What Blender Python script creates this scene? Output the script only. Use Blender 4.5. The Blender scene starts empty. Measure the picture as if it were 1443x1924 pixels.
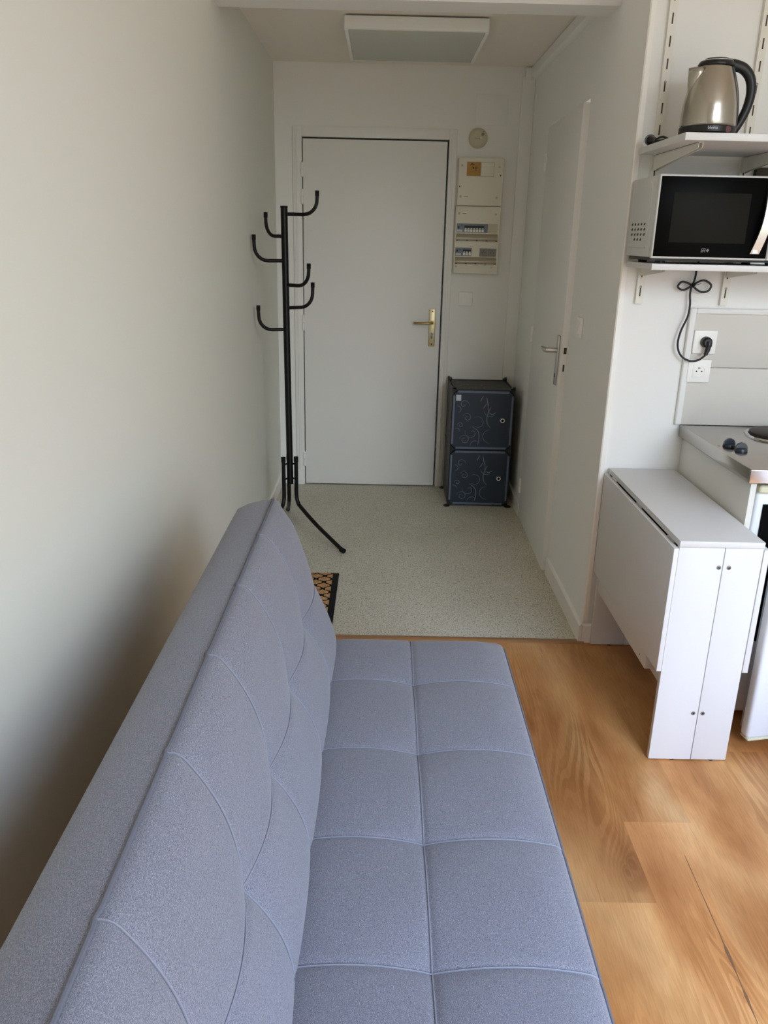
import bpy, bmesh, math, random
from mathutils import Vector, Matrix
random.seed(7)
SC = bpy.context.scene
COL = SC.collection

# ------------------------------------------------------------------ camera
cam_d = bpy.data.cameras.new('camera'); cam = bpy.data.objects.new('camera', cam_d); COL.objects.link(cam)
cam_d.sensor_fit = 'VERTICAL'; cam_d.sensor_height = 36.0; cam_d.lens = 1522.94 / 1924 * 36.0
cam_d.clip_start = 0.02
_r = Vector((0.9997665, 0.00033446, 0.02160458)); _u = Vector((-0.0205624, 0.3218827, 0.9465562)); _f = Vector((0.0066376, 0.9467795, -0.3218144))
cam.matrix_world = Matrix(((_r.x, _u.x, -_f.x, 0), (_r.y, _u.y, -_f.y, 0), (_r.z, _u.z, -_f.z, 1.53), (0, 0, 0, 1)))
SC.camera = cam

# ------------------------------------------------------------------ light: overcast sky and lit street through the window behind
def rgb(h):
    h = h.lstrip('#'); c = [int(h[i:i + 2], 16) / 255 for i in (0, 2, 4)]
    return tuple((x / 12.92 if x <= .04045 else ((x + .055) / 1.055) ** 2.4) for x in c)
W = bpy.data.worlds.new('sky'); SC.world = W; W.use_nodes = True
nt = W.node_tree; nt.nodes.clear()
SKY_STRENGTH = 6.8
out = nt.nodes.new('ShaderNodeOutputWorld'); bg = nt.nodes.new('ShaderNodeBackground'); bg.inputs[1].default_value = SKY_STRENGTH
tc = nt.nodes.new('ShaderNodeTexCoord'); sx = nt.nodes.new('ShaderNodeSeparateXYZ'); mr = nt.nodes.new('ShaderNodeMapRange')
mr.inputs[1].default_value = -1.0; mr.inputs[2].default_value = 1.0
cr = nt.nodes.new('ShaderNodeValToRGB')
E = cr.color_ramp.elements                     # position = (elevation sine + 1) / 2: street, facades opposite, bright low sky, blue high sky
STOPS = ((.0, (.20, .20, .17)), (.47, (.33, .33, .29)), (.52, (.46, .465, .425)), (.545, (.60, .62, .60)), (.575, (1.55, 1.72, 1.86)), (.64, (1.75, 1.98, 2.25)), (.70, (1.40, 1.70, 2.12)), (.75, (1.8, 2.4, 3.5)), (.79, (2.7, 3.7, 5.6)), (.87, (2.9, 4.1, 6.4)), (1.0, (1.6, 2.4, 4.0)))
E[0].position, E[0].color = STOPS[0][0], (*STOPS[0][1], 1); E[1].position, E[1].color = STOPS[-1][0], (*STOPS[-1][1], 1)
for p_, c_ in STOPS[1:-1]:
    e = E.new(p_); e.color = (*c_, 1)
nt.links.new(tc.outputs['Generated'], sx.inputs[0]); nt.links.new(sx.outputs[2], mr.inputs[0]); nt.links.new(mr.outputs[0], cr.inputs[0])
nt.links.new(cr.outputs[0], bg.inputs[0]); nt.links.new(bg.outputs[0], out.inputs[0])
WX0, WX1, WZ0, WZ1, WY = 0.95, 2.50, .25, 2.92, -0.85       # window opening in the rear wall
pl = bpy.data.lights.new('window_daylight', 'AREA'); pl.shape = 'RECTANGLE'; pl.size = WX1 - WX0; pl.size_y = WZ1 - WZ0
pl.cycles.is_portal = True
plo = bpy.data.objects.new('window_daylight', pl); COL.objects.link(plo)
plo.location = ((WX0 + WX1) / 2, WY - .06, (WZ0 + WZ1) / 2); plo.rotation_euler = (math.radians(90), 0, 0)
SC.view_settings.view_transform = 'Standard'; SC.view_settings.look = 'None'; SC.view_settings.gamma = 1
SC.view_settings.use_curve_mapping = False; SC.view_settings.exposure = 0.0
cy = SC.cycles
cy.use_denoising = True; cy.denoiser = 'OPENIMAGEDENOISE'; cy.max_bounces = 14; cy.diffuse_bounces = 9; cy.glossy_bounces = 5
cy.sample_clamp_indirect = 6.0; cy.use_adaptive_sampling = False
cy.caustics_reflective = False; cy.caustics_refractive = False

# ------------------------------------------------------------------ materials
def mat(name, col, rough=.5, metal=0.0, spec=.5, noise=None, bump=None, **kw):
    """noise=(scale, amount): tonal mottling, bump=(scale, strength, distance)"""
    m = bpy.data.materials.new(name); m.use_nodes = True
    n = m.node_tree.nodes; L = m.node_tree.links; p = n['Principled BSDF']
    c = rgb(col) if isinstance(col, str) else col
    p.inputs['Base Color'].default_value = (*c, 1); p.inputs['Roughness'].default_value = rough
    p.inputs['Metallic'].default_value = metal; p.inputs['Specular IOR Level'].default_value = spec
    for k, v in kw.items(): p.inputs[k].default_value = v
    if noise or bump:
        t = n.new('ShaderNodeTexCoord')
    if noise:
        nz = n.new('ShaderNodeTexNoise'); nz.inputs['Scale'].default_value = noise[0]; nz.inputs['Detail'].default_value = 5
        L.new(t.outputs['Object'], nz.inputs['Vector'])
        mx = n.new('ShaderNodeMix'); mx.data_type = 'RGBA'
        a = noise[1]
        mx.inputs[6].default_value = (*[x * (1 - a) for x in c], 1); mx.inputs[7].default_value = (*[min(1, x * (1 + a)) for x in c], 1)
        L.new(nz.outputs[0], mx.inputs[0]); L.new(mx.outputs[2], p.inputs['Base Color'])
    if bump:
        nb = n.new('ShaderNodeTexNoise'); nb.inputs['Scale'].default_value = bump[0]; nb.inputs['Detail'].default_value = 3
        L.new(t.outputs['Object'], nb.inputs['Vector'])
        b = n.new('ShaderNodeBump'); b.inputs['Strength'].default_value = bump[1]; b.inputs['Distance'].default_value = bump[2]
        L.new(nb.outputs[0], b.inputs['Height']); L.new(b.outputs[0], p.inputs['Normal'])
    return m
M = {}
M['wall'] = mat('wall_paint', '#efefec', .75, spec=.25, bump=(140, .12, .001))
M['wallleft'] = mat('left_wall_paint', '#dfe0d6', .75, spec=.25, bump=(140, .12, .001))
M['ceil'] = mat('ceiling_paint', '#f0eae1', .85, spec=.2, bump=(90, .3, .002))
M['trim'] = mat('gloss_white_paint', '#efede7', .4)
M['doorpaint'] = mat('door_paint', '#ecebe8', .45, bump=(60, .06, .001))
M['white'] = mat('white_plastic', '#f2f1ed', .4)
M['laminate'] = mat('white_laminate', '#d9d9d9', .38)
M['laminate_edge'] = mat('laminate_edge_band', '#d8d7d4', .4)
M['enamel'] = mat('fridge_enamel', '#e4e8ec', .3)
M['cream'] = mat('cream_plastic', '#e6e1d1', .45)
M['ivory'] = mat('ivory_painted_steel', '#e2dfd4', .45)
M['cream2'] = mat('aged_cream_plastic', '#cbc3a8', .5)
M['black'] = mat('black_painted_steel', '#070707', .4, spec=.3)
M['blackp'] = mat('black_plastic', '#101113', .42)
M['rubber'] = mat('black_rubber', '#161617', .8, spec=.2)
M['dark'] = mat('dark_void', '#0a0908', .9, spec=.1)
M['steel'] = mat('stainless_steel', '#b5afa8', .16, 1.0, noise=(9, .12))
M['chrome'] = mat('polished_steel', '#c8c8c6', .08, 1.0)
M['alu'] = mat('brushed_aluminium', '#c4c3bf', .3, 1.0)
M['brass'] = mat('pale_brass', '#cfc39a', .35, .75)
M['gold'] = mat('yellow_brass', '#b39a5f', .3, .85)
M['glassblack'] = mat('black_glass', '#080807', .3, spec=.03)
M['window_mesh'] = mat('oven_window', '#20201d', .4, spec=.03)
M['silver'] = mat('silver_paint', '#d4d4d2', .4, .1)
M['logo'] = mat('grey_print', '#7e7f80', .5)
M['orange'] = mat('ochre_sticker', '#b58a44', .6, noise=(40, .06))
M['ink'] = mat('print_ink', '#3c3224', .7)
M['faint_ink'] = mat('grey_mark', '#8d867a', .7)
M['breaker'] = mat('breaker_grey', '#7b858b', .5)
M['breaker_dark'] = mat('breaker_slot', '#22282d', .5)
M['breaker_blue'] = mat('breaker_blue_button', '#2f6f9c', .5)
M['sockgrey'] = mat('grey_socket', '#8b8983', .5)
M['smoke'] = mat('smoked_clear_plastic', '#a79d86', .18, spec=.6)
M['lightbody'] = mat('lamp_housing', '#f1f3ee', .4)
M['knobblue'] = mat('dark_knob', '#222830', .35)
M['hot'] = mat('cast_iron_plate', '#3a3632', .5, .6)
M['red'] = mat('red_lens', '#5a0c10', .5)
M['sticker'] = mat('white_sticker', '#d0d4dc', .5)
M['cubedoor'] = mat('translucent_navy_plastic', '#2b3645', .42, spec=.4)
M['cuberim'] = mat('door_rim_plastic', '#65748b', .35)
M['cubeprint'] = mat('silver_scroll_print', '#6c7a8f', .4)
M['cubeside'] = mat('dark_side_panel', '#26221d', .5)
M['cubesideprint'] = mat('side_scroll_print', '#857d70', .5)
M['crack'] = mat('dark_grain_crack', '#7a5538', .6)
M['tan'] = mat('oak_strip', '#9a7048', .45, noise=(25, .15))
M['shade_pouf'] = mat('dark_red_brown_leather', '#2a100a', .5)
M['screw'] = mat('screw_metal', '#8a8a8a', .35, .9)
M['yellowrim'] = mat('yellowed_gasket', '#d9d6b8', .5)
M['greyplastic'] = mat('mid_grey_plastic', '#8d9196', .5)
M['kwall'] = mat('kitchen_wall_paint', '#e9e9e6', .6, spec=.3, bump=(110, .08, .001))
M['splash'] = mat('splashback_panel', '#d2cec6', .6)
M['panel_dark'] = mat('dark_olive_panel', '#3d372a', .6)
M['unitside'] = mat('unit_side_panel', '#d6d5cd', .45)

def diffuser():
    m = mat('ribbed_diffuser', '#bfc3ba', .5); n = m.node_tree.nodes; L = m.node_tree.links; p = n['Principled BSDF']
    return m
M['diffuser'] = diffuser()

def fabric():
    m = bpy.data.materials.new('grey_twill_fabric'); m.use_nodes = True
    n = m.node_tree.nodes; L = m.node_tree.links; p = n['Principled BSDF']
    t = n.new('ShaderNodeTexCoord')
    mp = n.new('ShaderNodeMapping'); mp.inputs['Rotation'].default_value = (.3, .2, math.radians(38)); mp.inputs['Scale'].default_value = (1500, 420, 900)
    L.new(t.outputs['Object'], mp.inputs[0])
    a = n.new('ShaderNodeTexNoise'); a.inputs['Scale'].default_value = 1.0; a.inputs['Detail'].default_value = 2
    L.new(mp.outputs[0], a.inputs[0])
    b = n.new('ShaderNodeTexNoise'); b.inputs['Scale'].default_value = 800; b.inputs['Detail'].default_value = 2
    L.new(t.outputs['Object'], b.inputs[0])
    add = n.new('ShaderNodeMath'); add.operation = 'ADD'; L.new(a.outputs[0], add.inputs[0]); L.new(b.outputs[0], add.inputs[1])
    r = n.new('ShaderNodeValToRGB'); e = r.color_ramp.elements
    mul = n.new('ShaderNodeMath'); mul.operation = 'MULTIPLY'; mul.inputs[1].default_value = .5; L.new(add.outputs[0], mul.inputs[0])
    L.new(mul.outputs[0], r.inputs[0])
    e[0].position = .33; e[0].color = (*rgb('#54555d'), 1)
    e[1].position = .70; e[1].color = (*rgb('#a4a5b0'), 1)
    q = e.new(.5); q.color = (*rgb('#797a85'), 1)
    L.new(r.outputs[0], p.inputs['Base Color'])
    p.inputs['Roughness'].default_value = .9; p.inputs['Specular IOR Level'].default_value = .15
    p.inputs['Sheen Weight'].default_value = .25; p.inputs['Sheen Roughness'].default_value = .5
    bu = n.new('ShaderNodeBump'); bu.inputs['Strength'].default_value = .35; bu.inputs['Distance'].default_value = .0006
    L.new(mul.outputs[0], bu.inputs['Height']); L.new(bu.outputs[0], p.inputs['Normal'])
    return m
M['fabric'] = fabric()
M['seam'] = mat('seam_thread', '#898b95', .9, spec=.1)
M['pipe'] = mat('piping_fabric', '#6b6c74', .9, spec=.1, noise=(500, .2))

def lino():
    m = bpy.data.materials.new('speckled_lino'); m.use_nodes = True
    n = m.node_tree.nodes; L = m.node_tree.links; p = n['Principled BSDF']
    t = n.new('ShaderNodeTexCoord')
    a = n.new('ShaderNodeTexNoise'); a.inputs['Scale'].default_value = 170; a.inputs['Detail'].default_value = 2
    b = n.new('ShaderNodeTexNoise'); b.inputs['Scale'].default_value = 260; b.inputs['Detail'].default_value = 1
    c = n.new('ShaderNodeTexNoise'); c.inputs['Scale'].default_value = 2.2; c.inputs['Detail'].default_value = 4
    off = n.new('ShaderNodeMapping'); off.inputs['Location'].default_value = (3.1, 1.7, .3); L.new(t.outputs['Object'], off.inputs[0])
    L.new(t.outputs['Object'], a.inputs[0]); L.new(off.outputs[0], b.inputs[0]); L.new(t.outputs['Object'], c.inputs[0])
    r = n.new('ShaderNodeValToRGB'); e = r.color_ramp.elements
    e[0].position = .33; e[0].color = (*rgb('#9c9788'), 1); e[1].position = .62; e[1].color = (*rgb('#dbd7c8'), 1)
    q = e.new(.42); q.color = (*rgb('#cbc6b6'), 1)
    L.new(a.outputs[0], r.inputs[0])
    r2 = n.new('ShaderNodeValToRGB'); e = r2.color_ramp.elements
    e[0].position = .30; e[0].color = (.45, .42, .36, 1); e[1].position = .42; e[1].color = (1, 1, 1, 1)
    L.new(b.outputs[0], r2.inputs[0])
    r3 = n.new('ShaderNodeValToRGB'); e = r3.color_ramp.elements
    e[0].position = .3; e[0].color = (.9, .89, .87, 1); e[1].position = .7; e[1].color = (1, 1, 1, 1)
    L.new(c.outputs[0], r3.inputs[0])
    m1 = n.new('ShaderNodeMix'); m1.data_type = 'RGBA'; m1.blend_type = 'MULTIPLY'; m1.inputs[0].default_value = 1
    m2 = n.new('ShaderNodeMix'); m2.data_type = 'RGBA'; m2.blend_type = 'MULTIPLY'; m2.inputs[0].default_value = 1
    L.new(r.outputs[0], m1.inputs[6]); L.new(r2.outputs[0], m1.inputs[7]); L.new(m1.outputs[2], m2.inputs[6]); L.new(r3.outputs[0], m2.inputs[7])
    L.new(m2.outputs[2], p.inputs['Base Color']); p.inputs['Roughness'].default_value = .55; p.inputs['Specular IOR Level'].default_value = .3
    return m
M['lino'] = lino()

def wood():
    m = bpy.data.materials.new('oak_laminate'); m.use_nodes = True
    n = m.node_tree.nodes; L = m.node_tree.links; p = n['Principled BSDF']
    uv = n.new('ShaderNodeUVMap'); uv.uv_map = 'plank'
    at = n.new('ShaderNodeAttribute'); at.attribute_name = 'tone'
    def mapping(s):
        q = n.new('ShaderNodeMapping'); q.inputs['Scale'].default_value = s; L.new(uv.outputs[0], q.inputs[0]); return q.outputs[0]
    def noise(vec, sc, det, dist=0.0):
        q = n.new('ShaderNodeTexNoise'); q.inputs['Scale'].default_value = sc; q.inputs['Detail'].default_value = det; q.inputs['Distortion'].default_value = dist
        L.new(vec, q.inputs[0]); return q.outputs[0]
    def ramp(f, stops):
        q = n.new('ShaderNodeValToRGB'); e = q.color_ramp.elements
        e[0].position, e[0].color = stops[0][0], (*stops[0][1], 1); e[1].position, e[1].color = stops[-1][0], (*stops[-1][1], 1)
        for s in stops[1:-1]:
            k = e.new(s[0]); k.color = (*s[1], 1)
        L.new(f, q.inputs[0]); return q.outputs[0]
    def mix(a, b, mode, f=1.0):
        q = n.new('ShaderNodeMix'); q.data_type = 'RGBA'; q.blend_type = mode
        if isinstance(f, float): q.inputs[0].default_value = f
        else: L.new(f, q.inputs[0])
        L.new(a, q.inputs[6]); L.new(b, q.inputs[7]); return q.outputs[2]
    g = lambda v: (v, v, v)
    def mth(op, a, b=None):
        q = n.new('ShaderNodeMath'); q.operation = op
        for k, v in enumerate((a, b)):
            if v is None: continue
            if isinstance(v, (int, float)): q.inputs[k].default_value = v
            else: L.new(v, q.inputs[k])
        return q.outputs[0]
    tco = n.new('ShaderNodeTexCoord')
    def omap(s_):
        q = n.new('ShaderNodeMapping'); q.inputs['Scale'].default_value = s_; L.new(tco.outputs['Object'], q.inputs[0]); return q.outputs[0]
    base = ramp(noise(omap((5.5, 1.5, 1)), 1, 5, .5), [(.28, rgb('#b0743f')), (.45, rgb('#cd935b')), (.58, rgb('#d9a56d')), (.75, rgb('#e6ba86'))])
    # knots: stretched cell centres bend the grain field around them
    vo = n.new('ShaderNodeTexVoronoi'); vo.inputs['Scale'].default_value = 1.0; L.new(mapping((4.4, 1.9, 1)), vo.inputs['Vector'])
    bend = mth('DIVIDE', .035, mth('ADD', vo.outputs[0], .10))
    fld = mth('ADD', noise(mapping((6.5, .8, 1)), 1, 2, .5), bend)
    si = mth('SINE', mth('MULTIPLY', fld, 110.0))
    cath = ramp(si, [(.0, (.74, .67, .60)), (.12, (.9, .87, .84)), (.4, g(1.0)), (1.0, g(1.0))])
    cmask = ramp(noise(mapping((3.0, 1.0, 1)), 1, 2), [(.48, g(0.0)), (.64, g(.85))])
    knot = ramp(vo.outputs[0], [(.0, (.50, .40, .33)), (.06, (.66, .57, .5)), (.16, (.86, .81, .77)), (.32, g(1.0))])
    fib = ramp(noise(mapping((260, 16, 1)), 1, 3), [(.3, (.88, .86, .84)), (.62, g(1.03))])
    por = ramp(noise(mapping((120, 5, 1)), 1, 2), [(.27, (.70, .62, .55)), (.34, g(1.0))])
    big = ramp(noise(omap((4.2, 1.7, 1)), 1, 3), [(.36, (.72, .65, .59)), (.56, g(1.0))])
    c = mix(base, cath, 'MULTIPLY', cmask); c = mix(c, knot, 'MULTIPLY', 1.0); c = mix(c, fib, 'MULTIPLY', 1.0)
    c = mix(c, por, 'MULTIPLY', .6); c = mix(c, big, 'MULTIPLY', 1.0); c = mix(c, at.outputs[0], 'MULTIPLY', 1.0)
    L.new(c, p.inputs['Base Color']); p.inputs['Roughness'].default_value = .42; p.inputs['Specular IOR Level'].default_value = .3
    return m
M['wood'] = wood()

def coir():
    m = bpy.data.materials.new('coir_with_black_lattice'); m.use_nodes = True
    n = m.node_tree.nodes; L = m.node_tree.links; p = n['Principled BSDF']
    t = n.new('ShaderNodeTexCoord'); s = n.new('ShaderNodeSeparateXYZ'); L.new(t.outputs['Object'], s.inputs[0])
    def mth(op, a, b=None):
        q = n.new('ShaderNodeMath'); q.operation = op
        for i, v in enumerate((a, b)):
            if v is None: continue
            if isinstance(v, (int, float)): q.inputs[i].default_value = v
            else: L.new(v, q.inputs[i])
        return q.outputs[0]
    nz = n.new('ShaderNodeTexNoise'); nz.inputs['Scale'].default_value = 160; L.new(t.outputs['Object'], nz.inputs[0])
    w = mth('MULTIPLY', mth('SUBTRACT', nz.outputs[0], .5), .5)
    u = mth('MULTIPLY', s.outputs[0], 2 * math.pi / .077); v = mth('MULTIPLY', s.outputs[1], 2 * math.pi / .072)
    # ogee lattice: staggered rows bounded by wavy lines
    g = mth('ADD', mth('ADD', mth('COSINE', u), mth('COSINE', v)), w)
    # sharpen towards ogee by adding third harmonics
    g = mth('ADD', g, mth('MULTIPLY', mth('COSINE', mth('MULTIPLY', u, 3.0)), .22))
    g = mth('SUBTRACT', g, mth('MULTIPLY', mth('COSINE', mth('MULTIPLY', v, 3.0)), .12))
    line = mth('LESS_THAN', mth('ABSOLUTE', g), .42)
    f = n.new('ShaderNodeTexNoise'); f.inputs['Scale'].default_value = 330; f.inputs['Detail'].default_value = 3
    mp = n.new('ShaderNodeMapping'); mp.inputs['Scale'].default_value = (.5, 1.6, 1); L.new(t.outputs['Object'], mp.inputs[0]); L.new(mp.outputs[0], f.inputs[0])
    r = n.new('ShaderNodeValToRGB'); e = r.color_ramp.elements
    e[0].position = .3; e[0].color = (*rgb('#8f5f30'), 1); e[1].position = .7; e[1].color = (*rgb('#ecbf8e'), 1)
    L.new(f.outputs[0], r.inputs[0])
    mx = n.new('ShaderNodeMix'); mx.data_type = 'RGBA'; L.new(line, mx.inputs[0]); L.new(r.outputs[0], mx.inputs[6]); mx.inputs[7].default_value = (*rgb('#17171a'), 1)
    L.new(mx.outputs[2], p.inputs['Base Color']); p.inputs['Roughness'].default_value = .95; p.inputs['Specular IOR Level'].default_value = .05
    inv = mth('SUBTRACT', 1.0, line); hh = mth('MULTIPLY', inv, mth('ADD', .5, f.outputs[0]))
    b = n.new('ShaderNodeBump'); b.inputs['Strength'].default_value = .8; b.inputs['Distance'].default_value = .004
    L.new(hh, b.inputs['Height']); L.new(b.outputs[0], p.inputs['Normal'])
    return m
M['coir'] = coir()

M['kettle'] = mat('brushed_stainless', '#b5b0a6', .22, 1.0)

# ------------------------------------------------------------------ mesh helpers (all in world metres)
class MB:
    def __init__(s): s.v = []; s.f = []; s.m = []
    def add(s, vs, fs, mi=0):
        o = len(s.v); s.v += [tuple(x) for x in vs]
        for f in fs: s.f.append(tuple(i + o for i in f)); s.m.append(mi)
        return s
    def addbm(s, bm, mi=0, mtx=None):
        bm.verts.index_update()
        vs = [(mtx @ v.co if mtx else v.co.copy()) for v in bm.verts]
        s.add(vs, [[v.index for v in f.verts] for f in bm.faces], mi); bm.free(); return s
    def box(s, x0, x1, y0, y1, z0, z1, bev=0.0, mi=0, mtx=None, seg=2):
        bm = bmesh.new(); bmesh.ops.create_cube(bm, size=1)
        for v in bm.verts:
            v.co = Vector(((x0 + x1) / 2 + v.co.x * (x1 - x0), (y0 + y1) / 2 + v.co.y * (y1 - y0), (z0 + z1) / 2 + v.co.z * (z1 - z0)))
        if bev: bmesh.ops.bevel(bm, geom=list(bm.edges), offset=bev, segments=seg, affect='EDGES', profile=.5)
        return s.addbm(bm, mi, mtx)
    def tube(s, pts, r, seg=12, mi=0, closed=False, radii=None, flat=None):
        pts = [Vector(p) for p in pts]; n = len(pts); vs = []; fs = []
        prev = None
        for i, p in enumerate(pts):
            if closed: d = pts[(i + 1) % n] - pts[i - 1]
            else: d = pts[min(i + 1, n - 1)] - pts[max(i - 1, 0)]
            d.normalize()
            if prev is None:
                a = Vector((0, 0, 1)) if abs(d.z) < .9 else Vector((1, 0, 0))
                nrm = (a - d * a.dot(d)).normalized()
            else:
                nrm = (prev - d * prev.dot(d))
                nrm = nrm.normalized() if nrm.length > 1e-6 else Vector((1, 0, 0))
            prev = nrm; b = d.cross(nrm); rr = radii[i] if radii else r
            for k in range(seg):
                t = 2 * math.pi * k / seg
                vs.append(p + nrm * math.cos(t) * rr + b * math.sin(t) * rr * (flat or 1))
        m = n if closed else n - 1
        for i in range(m):
            for k in range(seg):
                a = i * seg; c = ((i + 1) % n) * seg
                fs.append((a + k, a + (k + 1) % seg, c + (k + 1) % seg, c + k))
        if not closed:
            fs.append(tuple(reversed(range(seg)))); fs.append(tuple((n - 1) * seg + k for k in range(seg)))
        return s.add(vs, fs, mi)
    def cyl(s, p0, p1, r, seg=24, mi=0, r1=None):
        return s.tube([p0, p1], r, seg, mi, radii=[r, r if r1 is None else r1])
    def lathe(s, prof, c, axis='Z', seg=48, mi=0, cap=True):
        vs = []; fs = []; c = Vector(c); n = len(prof)
        for r, h in prof:
            for k in range(seg):
                t = 2 * math.pi * k / seg; a, b = r * math.cos(t), r * math.sin(t)
                vs.append(c + (Vector((a, b, h)) if axis == 'Z' else Vector((a, h, b)) if axis == 'Y' else Vector((h, a, b))))
        for i in range(n - 1):
            for k in range(seg):
                fs.append((i * seg + k, i * seg + (k + 1) % seg, (i + 1) * seg + (k + 1) % seg, (i + 1) * seg + k))
        if cap: fs.append(tuple(reversed(range(seg)))); fs.append(tuple((n - 1) * seg + k for k in range(seg)))
        return s.add(vs, fs, mi)
    def prism(s, poly, axis, lo, hi, mi=0):
        """poly in the plane across axis: X->(y,z) Y->(x,z) Z->(x,y)"""
        def P(a, b, h): return (h, a, b) if axis == 'X' else (a, h, b) if axis == 'Y' else (a, b, h)
        n = len(poly); vs = [P(a, b, lo) for a, b in poly] + [P(a, b, hi) for a, b in poly]
        fs = [tuple(range(n)), tuple(reversed(range(n, 2 * n)))] + [(i, i + n, (i + 1) % n + n, (i + 1) % n) for i in range(n)]
        return s.add(vs, fs, mi)
    def build(s, name, mats, parent=None, angle=35, smooth=True):
        if not isinstance(mats, (list, tuple)): mats = [mats]
        me = bpy.data.meshes.new(name)
        if parent is not None:
            org = Vector(parent['_org']); loc = Vector((0, 0, 0))
        else:
            xs = [v[0] for v in s.v]; ys = [v[1] for v in s.v]; zs = [v[2] for v in s.v]
            org = Vector(((min(xs) + max(xs)) / 2, (min(ys) + max(ys)) / 2, min(zs))); loc = org
        me.from_pydata([tuple(Vector(v) - org) for v in s.v], [], s.f)
        for m in mats: me.materials.append(M[m] if isinstance(m, str) else m)
        me.polygons.foreach_set('material_index', s.m)
        bm = bmesh.new(); bm.from_mesh(me); bmesh.ops.recalc_face_normals(bm, faces=bm.faces); bm.to_mesh(me); bm.free()
        if smooth:
            me.polygons.foreach_set('use_smooth', [True] * len(me.polygons)); me.set_sharp_from_angle(angle=math.radians(angle))
        o = bpy.data.objects.new(name, me); COL.objects.link(o); o.location = loc; o['_org'] = tuple(org)
        if parent is not None: o.parent = parent
        return o
def tag(o, label, cat, group=None):
    o['label'] = label; o['category'] = cat
    if group: o['group'] = group
    return o
def thing(name, loc, label, cat, group=None):
    o = bpy.data.objects.new(name, None); COL.objects.link(o); o.location = loc; o['_org'] = tuple(loc); o.empty_display_size = .1
    return tag(o, label, cat, group)
def struct(o, label=None):
    o['kind'] = 'structure'
    if label: o['label'] = label
    return o
def dup(root, delta, label=None):
    """copy a thing, its parts and sub-parts"""
    r = root.copy(); COL.objects.link(r); r.location = root.location + Vector(delta)
    if label: r['label'] = label
    def rec(src, dst):
        for ch in src.children:
            c = ch.copy(); COL.objects.link(c); c.parent = dst; rec(ch, c)
    rec(root, r); return r
def sbox(name, m, *a, **k): return struct(MB().box(*a, **k).build(name, m))
def arc(c, r, a0, a1, n=10): return [(c[0] + r * math.cos(math.radians(a0 + (a1 - a0) * i / n)), c[1] + r * math.sin(math.radians(a0 + (a1 - a0) * i / n))) for i in range(n + 1)]

def spline(pts, n=8, closed=False):
    """Catmull-Rom through the points"""
    P = [Vector(p) for p in pts]; N = len(P); o = []
    rng = range(N) if closed else range(N - 1)
    for i in rng:
        g = (lambda k: P[k % N]) if closed else (lambda k: P[max(0, min(N - 1, k))])
        a, b, c, d = g(i - 1), g(i), g(i + 1), g(i + 2)
        for k in range(n):
            t = k / n
            o.append(.5 * ((2 * b) + (c - a) * t + (2 * a - 5 * b + 4 * c - d) * t * t + (3 * b - a - 3 * c + d) * t ** 3))
    if not closed: o.append(P[-1])
    return o
_text_cache = {}
def text_mb(mb, txt, size, place, mi=0, depth=.0003):
    """letters of txt as flat geometry; place(x, y, d) -> world point (x,y in metres, centred; d = height above the surface)"""
    cu = bpy.data.curves.new('t', 'FONT'); cu.body = txt; cu.size = size; cu.align_x = 'CENTER'; cu.align_y = 'CENTER'; cu.resolution_u = 3
    ob = bpy.data.objects.new('t', cu); COL.objects.link(ob)
    me = bpy.data.meshes.new_from_object(ob.evaluated_get(bpy.context.evaluated_depsgraph_get()))
    vs = [place(v.co.x, v.co.y, depth) for v in me.vertices]
    mb.add(vs, [list(p.vertices) for p in me.polygons], mi)
    bpy.data.objects.remove(ob); bpy.data.curves.remove(cu); bpy.data.meshes.remove(me)
    return mb

# ================================================================== SETTING
XL, XR, XF = -.635, .823, 2.62         # left wall, corridor partition, far right wall
YB, YK, YR = 5.045, 2.93, WY           # entrance wall, kitchen wall, rear wall
ZC, ZM = 2.435, 3.10
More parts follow.
